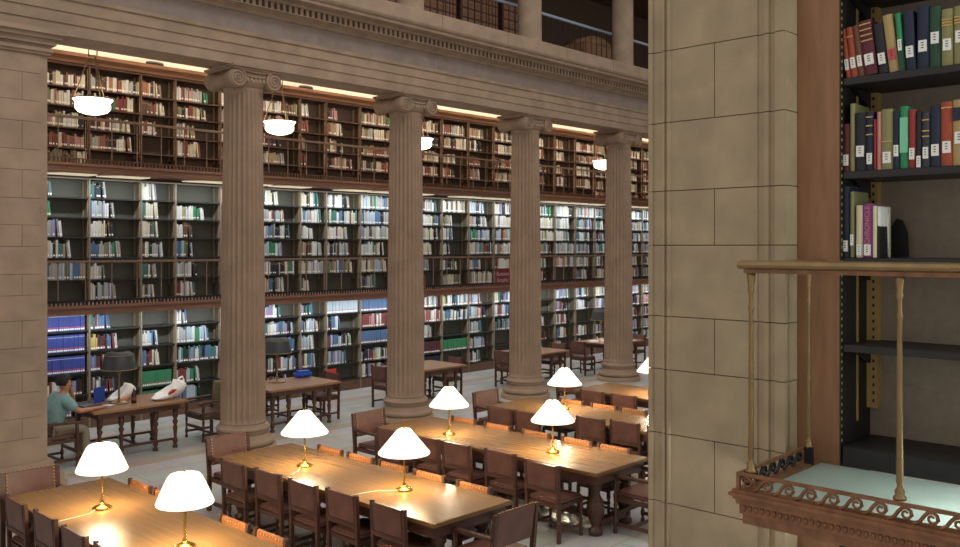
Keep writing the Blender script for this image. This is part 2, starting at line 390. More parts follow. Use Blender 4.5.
# ------------------------------------------------------------------ bookcases
bays = []                                           # (x0, width)
for k in range(-1, 7):
    s0 = 8.574 + 3.97*k
    for a, w in [(0, 0.765)] + [(0.765+1.0683*j, 1.0683) for j in range(3)]:
        if s0 + a > 6.3 and s0 + a < 28.6: bays.append((s0+a, w))
LEV = {'low':  (0.0, 2.33, [0.27, 0.68, 1.12, 1.54, 1.95], 'ground-level', M['upright'], M['shelf_back']),
       'mid':  (2.5, 2.48, [0.04, 0.455, 0.89, 1.30, 1.69, 2.08], 'middle-level', M['upright'], M['shelf_back']),
       'top':  (5.15, 2.049, [0.04, 0.405, 0.80, 1.225, 1.60], 'top-level', M['wood'], M['shelf_back_wood'])}
YB = 17.8
protos = {}
def bookcase_proto(lev, w):
    z0, h, sh, nm, um, bkm = LEV[lev]; r = empty('bookcase', cat='bookcase')
    if lev == 'mid': h = 2.47
    sp = W(um); sp.box(0, 0.035, 0, 0.32, 0, h); sp.build('side_panel', r)
    W(bkm).box(0.035, w, 0.315, 0.33, 0, h).build('back_panel', r)
    sm = W(M['shelf_metal'] if lev != 'top' else M['wood_dark']).box(0.037, w-0.002, 0.01, 0.31, -0.028, 0).mesh('shelf')
    for z in sh:
        o = bpy.data.objects.new('shelf', sm); C.objects.link(o); o.parent = r; o.location = (0, 0, z)
    W(um).box(0.037, w-0.002, 0.0, 0.31, h-0.03, h).build('top_panel', r)
    if lev == 'low': W(M['wood']).box(0.037, w-0.002, 0.0, 0.30, 0.0, 0.235).build('plinth', r)
    st = W(M['standard']); 
    st.box(w-0.012, w-0.002, 0.24, 0.30, 0.3, h-0.05)
    st.box(w-0.010, w-0.002, 0.03, 0.06, 0.3, h-0.05); st.build('shelf_standard', r)
    return Proto(r)
OB = lambda i: ('leftmost' if i == 0 else ORD[i] + ' from left')
for lev in LEV:
    z0, h, sh, nm, um, bkm = LEV[lev]
    for i, (x0, w) in enumerate(bays):
        key = (lev, round(w, 3))
        if key not in protos: protos[key] = bookcase_proto(lev, w)
        protos[key].place((x0, YB, z0), 0, '%s bookcase bay against the far wall, %s in its row' % (nm, OB(i)), nm + ' bookcases of the far wall')
# wooden cornice over the top bookcases, with the light baffles
b = W(M['wood_x']); b.prism([(17.80, 7.20), (17.74, 7.21), (17.72, 7.26), (17.62, 7.32), (17.60, 7.385), (18.1, 7.385), (18.1, 7.20)], 'x', bays[0][0]-1.0, 29.5)
tag(b.build('bookcase_cornice'), 'long brown wooden cornice running above the top-level bookcases', 'cornice')
dl = empty('cove_spotlight', cat='spotlight')
W(M['black'], True).lathe([(0.02, 0), (0.11, 0.0), (0.13, 0.03), (0.12, 0.07), (0.03, 0.09)], 16, Matrix.Scale(1.5, 4, (1, 0, 0))).build('housing', dl)
W(M['shelf_metal'], True).lathe([(0.05, -0.0), (0.05, 0.01)], 10).build('mount', dl)
DP = Proto(dl)
for i, (x, where) in enumerate([(8.84, 'left of the first column'), (12.75-0.1, 'left of the second column'), (16.6, 'left of the third column'), (20.5, 'left of the fourth column')]):
    DP.place((x, 17.72, 7.386), 0, 'small black spotlight housing on the wooden cornice, ' + where, 'spotlights on the wooden cornice')
# glowing sheets that paint light patches on the upper gallery underside, over the wide bays
fx = empty('light_patch', cat='light patch')
fb = W(M['plaster']); fb.box(0, 0.96, -0.22, 0.22, -0.012, 0); fb.build('housing', fx)
W(M['tube']).prism([(0.02, -0.2), (0.94, -0.2), (0.94, 0.2), (0.40, 0.2)][::-1] if 0 else [(0.30, -0.2), (0.94, -0.2), (0.94, 0.2), (0.02, 0.2)], 'z', -0.03, -0.0125).build('glow_sheet', fx)
FP = Proto(fx); nfx = 0
for i, (x0, w) in enumerate(bays):
    if w > 1: 
        FP.place((x0+0.06, 17.45, 5.019), 0, 'cream painted patch of light under the upper gallery above middle bookcase %s' % OB(i), 'painted light patches under the upper gallery'); nfx += 1

# ------------------------------------------------------------------ books of the far wall
PAL = {
 'mid': [('white',20),('cream',15),('grey',14),('pale_blue',15),('tan',6),('teal',6),('blue',8),('navy',5),('red',3),('green',4),('olive',5),('black',5),('lilac',5),('pink',4),('brown',4)],
 'top': [('cream',20),('rust',9),('tan',12),('brown',9),('red',6),('maroon',5),('grey',8),('white',10),('olive',5),('black',7),('orange',5),('green',2),('pink',5)],
 'low': [('white',12),('pale_blue',12),('blue',10),('navy',8),('cream',8),('grey',8),('teal',7),('red',7),('green',5),('lilac',8),('black',7),('maroon',5),('pink',4),('yellow',3)],
 'pink': [('pink',8),('red',4),('rust',5),('white',3)], 'darkset': [('charcoal',6),('dark_green',5),('black',5),('maroon',4)],
 'creamset': [('cream',10),('white',6),('khaki',3)], 'redset': [('red',7),('pink',3),('white',3)]}
def pick(p):
    t = sum(w for _, w in p); u = RND.random()*t
    for c, w in p:
        u -= w
        if u <= 0: return c
    return p[-1][0]
# fill of each shelf, top shelf first: number = filled fraction from the left; text = one uniform set
F = {'top': [[.95,.95,.95,.95,1.0],[1,.9,.85,.85,0],[.62,.72,.5,0,0],[.75,.7,.45,.6,0],[.8,.8,.9,.6,0],[1,.6,.5,.6,0],[.35,.35,.2,.25,0],[.35,.5,.5,.8,0],[1,1,1,.95,0],[1,1,.9,.9,0],[.9,.9,.9,.9,0],[.9,.95,.5,.5,0],[.6,.55,.5,.5,0],[1,1,.95,.9,.0],
             [.9,.9,.8,.8,0],[.5,.5,.6,.5,0],[.4,.45,.4,.6,0],[1,1,.8,.8,0]],
     'mid': [[.15,.1,.4,.65,1,0],[.36,.5,.48,.65,.33,.55],[.5,.55,.55,.7,.5,.45],[0,.65,.4,.38,.5,.45],[.7,.7,.7,.6,.7,.5],[.42,.6,.75,.55,.9,.6],[.78,.88,.5,.88,.95,.35],[.7,.95,.62,.7,.8,0],[.95,.95,.95,.8,.85,.55],[.9,.9,.9,.8,.7,.4],
             [.8,.9,.85,.5,.4,0],[.9,.42,.4,.3,.6,.75],[.65,.75,.9,1,.5,'cream'],[1,1,1,.9,.9,.6],[.9,.9,.9,.9,.8,.5],[.85,'cream','cream',.85,.6,.6],[.9,.7,.7,.95,1,0],[1,.9,.75,.75,.7,.6]],
     'low': [['vol','vol','vol',.9,.8],[.4,.55,.32,.5,.6],[0,.55,.55,'grn','grn'],[.25,.78,1,.55,.6],[.6,.8,.9,.8,.7],[.5,.85,.9,.95,.7],[.5,.75,.55,.65,.5],['lb',.45,.75,.65,0],['navyset','redset','navyset',.9,.9],[.9,.9,.9,.9,.5],
             [.9,'pinkset',.5,'mar','navyset2'],[1,1,0,'grn',0],[.5,.7,.55,.65,.5],[1,.9,.9,0,0],[.9,.9,.8,.6,.4],[0,0,.5,.6,.4],[.7,.6,.6,.6,.3],[.7,.7,0,.6,.4]]}
allbooks = []
for lev in LEV:
    z0, h, sh, nm, um, bkm = LEV[lev]
    for bi, (x0, w) in enumerate(bays):
        fill = F[lev][bi] if bi < len(F[lev]) else [RND.choice([.9, .8, .7, 1]) for _ in sh]
        for ri, zr in enumerate(reversed(sh)):
            f = fill[ri] if ri < len(fill) else 0
            if bi == 0 and isinstance(f, float) and f < 1: f = 0.25 + 0.75*f
            if f == 0: continue
            kind = f if isinstance(f, str) else None; frac = 0.97 if kind else f
            pal = PAL[lev]
            if kind == 'cream': pal = PAL['creamset']
            if kind == 'pinkset': pal = PAL['pink']
            if kind == 'redset': pal = PAL['redset']
            xa = x0 + 0.045; xe = x0 + 0.045 + (w-0.07)*frac
            gap = {'low': 0.37, 'mid': 0.378, 'top': 0.36}[lev]
            hs = {'low': 0.315, 'mid': 0.315, 'top': 0.28}[lev]
            x = xa; n = 0; runc = None; leanrun = 0
            fixed = {'vol': 'royal', 'grn': 'green', 'lb': 'pale_blue', 'navyset': 'blue', 'navyset2': 'navy', 'mar': 'maroon'}.get(kind)
            base_h = hs*RND.uniform(0.85, 1.08)
            while x < xe - 0.012:
                if fixed: t = 0.04 if fixed == 'royal' else 0.042; hh = 0.335 if fixed == 'royal' else 0.32; c = fixed; ln = 0
                else:
                    t = RND.choice([0.022, 0.028, 0.034, 0.042, 0.052]); hh = min(gap-0.03, base_h*RND.uniform(0.84, 1.14))
                    if runc and RND.random() < 0.45: c = runc
                    else: c = pick(pal)
                    runc = c; ln = 0
                    if frac < 0.9 and x > xe - 0.16: ln = -0.10
                if x + t > xe: break
                d = RND.uniform(0.16, 0.22)
                if ln: x += 0.003 if leanrun else 0.046; leanrun = 1
                allbooks.append(dict(lev=lev, bay=bi, row=ri, n=n, x=x, t=t, h=hh, c=c, d=d, lab=bool(fixed) or RND.random() < 0.72, ln=ln, z=z0+zr, y=YB+0.015+RND.uniform(0, 0.02), fixed=fixed))
                x += t + 0.0015; n += 1
def book_geo(mb, q, loc=None):
    t, hh, d, ln = q['t'], q['h'], q['d'], q['ln']
    x, y, z = loc if loc is not None else (q['x'], q['y'], q['z'])
    T = Matrix.Translation((x, y, z)) @ (Matrix.Rotation(ln, 4, 'Y') if ln else Matrix.Identity(4))
    z0 = 0.001 + (abs(math.sin(ln))*0 if ln else 0)
    mb.mat(BKF[q['c']]); mb.box(0, t, 0, d, z0, hh, T)
    mb.mat(M['blabel']); zl = 0.03 if q['lev'] != 'low' else 0.02
    if q['lab']: mb.box(t*0.15, t*0.85, -0.0015, 0.0005, zl, zl+0.034, T)
    if q['fixed'] == 'royal':
        mb.mat(M['pinklabel']); mb.box(0.002, t-0.002, -0.0015, 0.0005, zl+0.05, zl+0.065, T)
        mb.mat(BKF['pale_blue']); mb.box(0.006, t-0.006, -0.0015, 0.0005, hh-0.05, hh-0.035, T)
    elif q['fixed'] == 'pale_blue' or (q['lev'] == 'low' and q['lab']):
        mb.mat(M['pinklabel']); mb.box(0.002, t-0.002, -0.0015, 0.0005, zl+0.045, zl+0.055, T)
    elif q['c'] in ('brown', 'maroon', 'black', 'navy'):
        mb.mat(M['gold']); mb.box(0.002, t-0.002, -0.0015, 0.0005, hh*0.8, hh*0.83, T)
YC, YS = math.cos(YAW), math.sin(YAW)
def score(q):
    dd = (q['x'])*YC + q['y']*YS; return q['t']*q['h']/dd**2
def img_x(q):
    dd = q['x']*YC + q['y']*YS; rr = q['x']*YS - q['y']*YC; return 480 + 890*rr/dd
vis = [q for q in allbooks if 50 < img_x(q) < 218 or 266 < img_x(q) < 300]
vis.sort(key=score, reverse=True)
NEAR = 44
chosen = set(id(q) for q in vis[:300-NEAR])
CN = dict(royal='royal blue', pale_blue='pale blue', dark_green='dark green')
LN = {'low': 'ground-level', 'mid': 'middle-level', 'top': 'top-level'}
stuff = MB()
for q in allbooks:
    if id(q) in chosen:
        mb = MB(); book_geo(mb, q, (0, 0, 0)); o = mb.build('book', loc=(q['x'], q['y'], q['z']))
        tag(o, '%s book, %s from left, %s shelf down, %s bay, %s bookcases' % (CN.get(q['c'], q['c']), ORD[q['n']], ORD[q['row']], ORD[q['bay']], LN[q['lev']]), 'book', 'books on the far wall bookcases')
    else: book_geo(stuff, q)
o = stuff.build('shelved_books'); tag(o, 'rows of smaller books filling the rest of the far wall bookcases', 'books', kind='stuff')

# ------------------------------------------------------------------ pendant lamps
pd = empty('pendant_lamp', cat='lamp')
bw = W(M['bowl'], True); bw.lathe([(0.02, -0.20), (0.14, -0.19), (0.24, -0.155), (0.285, -0.10), (0.285, -0.04), (0.28, 0.0), (0.305, 0.03), (0.325, 0.055), (0.32, 0.07), (0.02, 0.07)], 32); bw.build('glass_bowl', pd)
W(M['brass_dull'], True).tube([(0.327*math.cos(2*PI*i/32), 0.327*math.sin(2*PI*i/32), 0.062) for i in range(33)], 0.01, 6).build('rim', pd)
for k in range(3):
    a = 2*PI*k/3 + 0.5
    W(M['brass_dull'], True).tube([(0.32*math.cos(a), 0.32*math.sin(a), 0.06), (0.19*math.cos(a), 0.19*math.sin(a), 0.40), (0.07*math.cos(a), 0.07*math.sin(a), 0.80)], 0.009, 6).build('chain', pd)
hk = W(M['brass_dull'], True); hk.tube([(0.07*math.cos(t), 0.07*math.sin(t), 0.80) for t in [2*PI*i/16 for i in range(17)]], 0.008, 6)
hk.tube([(-0.07, 0, 0.80), (-0.075, 0, 0.92), (-0.05, 0, 0.99), (0, 0, 1.02), (0.05, 0, 0.99), (0.075, 0, 0.92), (0.07, 0, 0.80)], 0.01, 6); hk.build('hook', pd)
W(M['brass_dull'], True).lathe([(0.008, 1.02), (0.008, 1.50), (0.05, 1.51), (0.06, 1.525)], 8).build('stem', pd)
PP = Proto(pd)
for x, l in [(6.52, 'glowing glass bowl pendant lamp hanging left of the first column'), (10.28, 'glowing glass bowl pendant lamp hanging just right of the first column'),
             (14.12, 'glowing pendant lamp partly hidden behind the second column'), (17.9, 'glowing pendant lamp hidden behind the third column'), (21.45, 'glowing pendant lamp at the left edge of the fourth column')]:
    if 'hidden behind the third' in l: continue
    PP.place((x, 15.3, 6.07), 0, l, 'pendant lamps of the aisle')
    point_light('pendant_light', (x, 15.3, 5.85), 18, WARM, 0.12)

# ------------------------------------------------------------------ furniture
TZ = 0.845
def turned(mb, x, y, z0, z1, r=0.035):
    h = z1-z0; P_ = [(1.1, 0), (1.1, .06), (.6, .09), (1.05, .15), (1.15, .2), (.6, .27), (.85, .45), (1.0, .52), (.6, .58), (1.1, .66), (1.1, .70), (.6, .74), (1.15, .8), (1.15, 1.0)]
    mb.lathe([(r*a, z0 + h*b_) for a, b_ in P_], 10, Matrix.Translation((x, y, 0)))
STUD = W(M['stud'], True).lathe([(0.011, 0), (0.008, 0.006), (0.001, 0.007)], 6).mesh('stud')
def stud(par, loc, ax):
    o = bpy.data.objects.new('stud', STUD); C.objects.link(o); o.parent = par; o.location = loc
    if ax == 'x': o.rotation_euler = (0, PI/2, 0)
def side_chair(top, lm, studs=False):
    r = empty('side_chair', cat='chair')       # origin on floor under the seat centre, facing +X (back at -X)
    w = 0.25; d0 = -0.24; d1 = 0.24; sz = 0.47
    for sy in (-1, 1):
        W(M['wood_dark']).prism([(d0-0.02, 0), (d0+0.025, 0), (d0+0.02, sz), (d0-0.005, top), (d0-0.045, top), (d0-0.025, sz)], 'y', sy*w-0.022, sy*w+0.022).build('leg', r, 0.003)
        lg = W(M['wood_dark'], True); turned(lg, d1-0.03, sy*(w-0.005), 0, sz-0.06, 0.024); lg.build('leg', r)
    fr = W(M['wood_dark']); fr.box(d0, d1, -w, -w+0.03, sz-0.06, sz-0.01); fr.box(d0, d1, w-0.03, w, sz-0.06, sz-0.01); fr.box(d1-0.03, d1, -w+0.03, w-0.03, sz-0.06, sz-0.01); fr.box(d0, d0+0.03, -w+0.03, w-0.03, sz-0.06, sz-0.01); fr.build('seat_rail', r)
    st = W(M['wood_dark']); 
    for sy in (-1, 1): st.box(d0+0.025, d1-0.05, sy*w-0.012, sy*w+0.012, 0.12, 0.155)
    st.box(0.0, 0.025, -w+0.012, w-0.012, 0.12, 0.15); st.box(d1-0.045, d1-0.02, -w+0.02, w-0.02, 0.24, 0.28); st.build('stretcher', r)
    se = W(M['leather']); se.box(d0+0.01, d1+0.01, -w+0.005, w-0.005, sz-0.01, sz+0.045); se.build('seat', r, 0.018)
    bz = top-0.34
    bk = W(lm)
    bk.prism([(d0-0.028, bz+0.03), (d0+0.008, bz+0.03), (d0-0.018, top-0.012), (d0-0.054, top-0.012)], 'y', -w+0.022, w-0.022); o = bk.build('backrest', r, 0.008)
    rl = W(M['wood_dark']); rl.box(d0-0.03, d0+0.006, -w+0.022, w-0.022, bz-0.02, bz+0.03); rl.build('back_rail', r)
    if studs:
        for i in range(9): stud(o, (d0-0.013, -w+0.05+(2*w-0.1)*i/8, top-0.035), 'x')
    return Proto(r)
def armchair(top, lm):
    r = empty('armchair', cat='chair'); w = 0.31; d0 = -0.27; d1 = 0.27; sz = 0.47
    for sy in (-1, 1):
        W(M['wood_dark']).prism([(d0-0.04, 0), (d0+0.015, 0), (d0+0.02, sz), (d0-0.035, top), (d0-0.08, top), (d0-0.03, sz)], 'y', sy*w-0.025, sy*w+0.025).build('leg', r, 0.003)
        lg = W(M['wood_dark'], True); turned(lg, d1-0.03, sy*w, 0, 0.70, 0.026); lg.build('leg', r)
        W(M['wood_dark']).prism([(d0-0.04, 0.71), (d0+0.02, 0.71), (d1-0.05, 0.70), (d1+0.05, 0.685), (d1+0.05, 0.715), (d1-0.05, 0.735), (d0-0.03, 0.745)], 'y', sy*w-0.035, sy*w+0.035).build('armrest', r, 0.006)
    fr = W(M['wood_dark']); fr.box(d0, d1, -w, -w+0.03, sz-0.07, sz-0.01); fr.box(d0, d1, w-0.03, w, sz-0.07, sz-0.01); fr.box(d1-0.03, d1, -w+0.03, w-0.03, sz-0.07, sz-0.01); fr.box(d0, d0+0.03, -w+0.03, w-0.03, sz-0.07, sz-0.01); fr.build('seat_rail', r)
    st = W(M['wood_dark'])
    for sy in (-1, 1): st.box(d0+0.02, d1-0.05, sy*w-0.015, sy*w+0.015, 0.10, 0.14)
    st.box(-0.01, 0.02, -w+0.015, w-0.015, 0.10, 0.135); st.box(d1-0.045, d1-0.02, -w+0.02, w-0.02, 0.22, 0.27); st.build('stretcher', r)
    W(M['leather']).box(d0+0.01, d1+0.01, -w+0.03, w-0.03, sz-0.01, sz+0.05).build('seat', r, 0.02)
    bz = top-0.36
    bk_ = W(lm).prism([(d0-0.025, bz), (d0+0.015, bz), (d0-0.035, top+0.005), (d0-0.075, top+0.005)], 'y', -w+0.0255, w-0.0255).build('backrest', r, 0.01)
    for i in range(9):
        zz = bz+0.03+(top-bz-0.05)*i/8; xx = d0+0.015-0.05*(zz-bz)/(top-bz)
        for yy in (-w+0.045, w-0.045): stud(bk_, (xx, yy, zz), 'x')
    for i in range(11): stud(bk_, (d0-0.055, -w+0.05+(2*w-0.1)*i/10, top+0.005), 'z')
    return Proto(r)
SC = side_chair(0.955, M['leather']); SCF = side_chair(0.905, M['leather_lit'], True); AC = armchair(0.975, M['leather'])

# reading tables
TX = [3.52, 6.10, 8.82, 11.33, 13.76]; TY0, TY1 = 6.40, 10.54; TW = 1.17
tb = empty('reading_table', cat='table'); L = TY1-TY0
W(M['table_wood']).box(0, TW, 0, L, TZ-0.045, TZ).build('tabletop', tb, 0.006)
ap = W(M['wood_dark']); ap.box(0.05, TW-0.05, 0.05, L-0.05, TZ-0.17, TZ-0.046); ap.build('apron', tb, 0.004)
for y in (0.2, L/2, L-0.2):
    for x in ((0.26, TW-0.26) if y != L/2 else (TW/2,)):
        lg = W(M['wood_dark'], True); lg.lathe([(0.05, 0), (0.09, 0.02), (0.09, 0.07), (0.05, 0.1), (0.055, 0.13), (0.10, 0.24), (0.115, 0.32), (0.10, 0.42), (0.05, 0.52), (0.05, 0.54), (0.08, 0.57), (0.08, TZ-0.171)], 16, Matrix.Translation((x, y, 0))); lg.build('leg', tb)
    if y != L/2: W(M['wood_dark']).box(0.26+0.05, TW-0.31, y-0.05, y+0.05, 0.10, 0.18).build('foot_rail', tb)
W(M['wood_dark']).box(TW/2-0.05, TW/2+0.05, 0.4, L-0.4, 0.10, 0.17).build('stretcher', tb)
TP = Proto(tb)
TN = ['leftmost reading table', 'second reading table', 'third reading table', 'fourth reading table', 'fifth reading table']
tl = ['long golden wooden reading table nearest the left edge of the photo', 'long golden wooden reading table in the centre foreground, second from left',
      'long wooden reading table with one lamp on its near half, third from left', 'long wooden reading table in front of the third column, fourth from left', 'long wooden reading table at the pier edge, fifth from left']
for i, x in enumerate(TX): TP.place((x, TY0, 0), 0, tl[i], 'long reading tables in the hall')
# chairs
ys_near = [10.02-0.0, 9.05, 8.36, 7.71, 6.97]
def near_side(ti, ys, dx=-0.01):
    for k, (y, xb) in enumerate(ys):
        SC.place((xb+0.285, y, 0), 0, 'brown leather chair, %s from column end, left side of the %s' % (ORD[k], TN[ti]), 'side chairs at the reading tables')
def far_side(ti, ys, xx):
    for k, y in enumerate(ys):
        SCF.place((xx, y, 0), PI, 'lamplit-coloured leather chair, %s from column end, right side of the %s' % (ORD[k], TN[ti]), 'side chairs at the reading tables')
near_side(0, [(9.93, 3.41), (9.20, 3.43), (8.47, 3.42), (7.78, 3.43), (7.08, 3.43)])
near_side(1, [(9.75, 5.86), (9.05, 5.90), (8.35, 5.90), (7.71, 5.95), (6.97, 5.97)])
near_side(2, [(9.85, 8.47), (9.10, 8.50), (8.50, 8.50), (7.75, 8.55), (6.97, 8.45)])
near_side(3, [(9.82, 10.84), (9.28, 10.90), (8.26, 11.21), (7.68, 11.30), (7.0, 11.28)])
near_side(4, [(9.8, 13.35), (9.1, 13.35)])
far_side(0, [9.85, 9.25, 7.84, 7.20], 4.475)
far_side(1, [9.70, 9.06, 8.42, 7.76, 7.02], 7.055)
far_side(2, [9.85, 9.13, 8.37, 7.62, 6.99], 9.775)
far_side(3, [9.65, 8.95, 8.35], 12.29)
for x, y, rz, l in [(3.98, 10.76, -PI/2, 'studded leather armchair at the column end of the leftmost reading table'), (6.60, 10.76, -PI/2, 'studded leather armchair at the column end of the second reading table'),
                    (9.12, 10.76, -PI/2, 'studded leather armchair at the column end of the third reading table'), (11.90, 10.80, -PI/2, 'studded leather armchair at the column end of the fourth reading table'),
                    (14.30, 10.80, -PI/2, 'studded leather armchair at the column end of the fifth reading table'),
                    (6.74, 6.20, PI/2, 'studded armchair at the camera end of the second reading table'), (9.62, 6.22, PI/2, 'armchair at the camera end of the third reading table, beside the stone pier')]:
    AC.place((x, y, 0), rz, l, 'armchairs at the reading table ends')

# brass table lamps
def table_lamp(profile, nm):
    r = empty('table_lamp', cat='lamp')
    W(M['brass'], True).lathe([(0.095, 0), (0.10, 0.008), (0.085, 0.022), (0.045, 0.03), (0.035, 0.04), (0.03, 0.055), (0.018, 0.06)], 24).build('base', r)
    W(M['brass'], True).lathe([(0.018, 0.06), (0.022, 0.07), (0.022, 0.08), (0.012, 0.09), (0.012, 0.50), (0.02, 0.51), (0.02, 0.56), (0.008, 0.57), (0.008, 0.694)], 16).build('stem', r)
    s = W(M['shade'], True); pr = profile; s.lathe(pr + [(a-0.006, z) for a, z in reversed(pr)] + [pr[0]], 40, cap=False); sh_ = s.build('lamp_shade', r)
    W(M['brass'], True).lathe([(0.012, 0.69), (0.014, 0.697), (0.008, 0.705), (0.004, 0.715)], 12).build('finial', sh_)
    W(M['brass'], True).tube([(0, 0, 0.69), (0.07, 0, 0.69)], 0.004, 5).build('shade_holder', sh_)
    return Proto(r)
LW = table_lamp([(0.258, 0.40), (0.26, 0.412), (0.228, 0.49), (0.185, 0.585), (0.155, 0.645), (0.135, 0.668), (0.10, 0.676)], 'wide')
LC = table_lamp([(0.293, 0.415), (0.294, 0.428), (0.08, 0.685), (0.07, 0.69)], 'cone')
lamps = [(LW, 4.08, 9.35, 'brass lamp with broad domed shade, farther one on the leftmost reading table'), (LW, 4.075, 7.585, 'brass lamp with broad domed shade, nearer one on the leftmost reading table'),
         (LC, 6.62, 9.30, 'brass lamp with white cone shade, farther one on the second reading table'), (LC, 6.74, 7.56, 'brass lamp with white cone shade, nearer one on the second reading table'),
         (LC, 9.21, 9.34, 'brass lamp with white cone shade, farther one on the third reading table'), (LC, 9.36, 7.51, 'brass lamp with white cone shade, nearer one on the third reading table'),
         (LC, 12.0, 9.37, 'brass lamp with white cone shade on the fourth reading table'), (LC, 14.35, 9.12, 'lit lamp with white cone shade half hidden by the near stone pier')]
for p, x, y, l in lamps:
    p.place((x, y, TZ+0.001), RND.uniform(0, 3), l, 'lit table lamps')
    point_light('bulb', (x, y, TZ+0.43), 40, (1.0, 0.88, 0.64), 0.08)
LC.place((11.95, 6.90, TZ+0.001), 1.0, 'brass lamp hidden behind the stone pier on the fourth reading table', 'lit table lamps')
point_light('bulb', (11.95, 6.90, TZ+0.43), 40, (1.0, 0.88, 0.64), 0.08)
def cord(pts, l, m=M['cord'], r=0.006): tag(W(m, True).tube(pts, r, 6).build('lamp_cord'), l, 'cord')
cord([(4.0, 9.33, TZ+0.007), (3.9, 9.22, TZ+0.007), (3.75, 9.2, TZ+0.007), (3.6, 9.19, TZ+0.007), (3.54, 9.17, TZ+0.007)], 'pale lamp cord running across the leftmost reading table')
cord([(6.53, 9.27, TZ+0.007), (6.40, 9.12, TZ+0.007), (6.25, 9.05, TZ+0.007), (6.13, 8.98, TZ+0.007)], 'lamp cord at the farther lamp of the second reading table')
cord([(6.65, 7.56, TZ+0.007), (6.5, 7.72, TZ+0.007), (6.3, 7.78, TZ+0.007), (6.13, 7.8, TZ+0.007)], 'lamp cord at the nearer lamp of the second reading table')
cord([(9.12, 9.30, TZ+0.007), (8.98, 9.12, TZ+0.007), (8.86, 9.05, TZ+0.007)], 'lamp cord at the farther lamp of the third reading table')

# ------------------------------------------------------------------ side tables of the aisle
sx = empty('side_table', cat='table'); SL, SW = 1.72, 1.24
W(M['table_wood_x']).box(0, SL, 0, SW, TZ-0.04, TZ).build('tabletop', sx, 0.006)
W(M['wood_dark']).box(0.12, SL-0.12, 0.12, SW-0.12, TZ-0.15, TZ-0.041).build('apron', sx, 0.004)
for y in (0.18, SW-0.18):
    for x in (0.18, 0.55, SL-0.55, SL-0.18):
        lg = W(M['wood_dark'], True); turned(lg, x, y, 0, TZ-0.151, 0.042); lg.build('leg', sx)
    W(M['wood_dark']).box(0.18, SL-0.18, y-0.018, y+0.018, 0.14, 0.18).build('stretcher', sx)
for x in (SL/2,): W(M['wood_dark']).box(x-0.018, x+0.018, 0.2, SW-0.2, 0.141, 0.179).build('stretcher', sx)
SP = Proto(sx)
STX = [6.32, 9.60, 13.23, 17.23, 20.83]
for i, x in enumerate(STX):
    SP.place((x, [14.80, 14.62, 14.58, 14.62, 14.62][i], 0), 0, ['dark turned-leg table with bottle and bags where the person reads', 'dark turned-leg table between first and second columns', 'turned-leg side table between second and third columns',
        'turned-leg side table between third and fourth columns', 'turned-leg side table with papers behind the fourth column'][i], 'turned-leg tables in the aisle')
SCS = SC
AC.place((8.66, 15.30, 0), PI, 'armchair with olive jacket at the right end of the person\'s table', 'armchairs in the aisle')
for x, y, rz, l in [(11.27, 15.22, PI, 'side chair at the right end of the table behind the first column'),
                    (14.93, 15.22, PI, 'side chair at the right end of the table between second and third columns'), (19.05, 15.3, PI, 'side chair at the right end of the table before the fourth column'),
                    (13.12, 15.25, 0, 'side chair half hidden by the second column, by an aisle table end'), (17.16, 15.2, 0, 'side chair just left of the third column, by an aisle table end'),
                    (20.32, 15.2, 0, 'side chair at the left end of the farthest aisle table'), (22.7, 15.1, PI, 'side chair right of the fourth column at the farthest aisle table')]:
    SCS.place((x, y, 0), rz, l, 'side chairs in the aisle')
SCS.place((10.5, 16.25, 0), -PI/2, 'side chair on the bookcase side of the table behind the first column', 'side chairs in the aisle')
# dark shaded lamps
dk = empty('reading_lamp', cat='lamp')
W(M['brass_dull'], True).lathe([(0.17, 0), (0.175, 0.012), (0.12, 0.03), (0.04, 0.04), (0.03, 0.07)], 24).build('base', dk)
W(M['brass_dull'], True).lathe([(0.022, 0.07), (0.018, 0.10), (0.016, 0.50), (0.03, 0.52), (0.03, 0.55), (0.01, 0.57), (0.01, 0.86)], 12).build('stem', dk)
s = W(M['dark_shade'], True); pr = [(0.29, 0.60), (0.245, 0.85), (0.20, 0.90), (0.10, 0.915)]; s.lathe(pr + [(a-0.006, z-0.002) for a, z in reversed(pr)] + [pr[0]], 32, cap=False)
dks = s.build('lamp_shade', dk)
s = W(M['dark_shade_edge'], True); s.tube([(0.293*math.cos(2*PI*i/32), 0.293*math.sin(2*PI*i/32), 0.60) for i in range(33)], 0.008, 6); s.tube([(0.247*math.cos(2*PI*i/32), 0.247*math.sin(2*PI*i/32), 0.85) for i in range(33)], 0.006, 6); s.build('shade_trim', dks)
DKP = Proto(dk)
DKP.place((7.036, 15.43, TZ+0.001), 0, 'unlit dark-shaded lamp on the table beside the reading person', 'dark-shaded lamps')
DKP.place((10.347, 15.49, TZ+0.001), 0, 'unlit dark-shaded lamp on the table just right of the first column', 'dark-shaded lamps')
lc = DKP.place((21.6, 15.5, TZ+0.001), 0, 'small dark-shaded lamp, lit, on the papers table left of the fourth column', 'dark-shaded lamps')
point_light('bulb', (21.6, 15.5, TZ+0.5), 14, (1, 0.82, 0.6), 0.05)

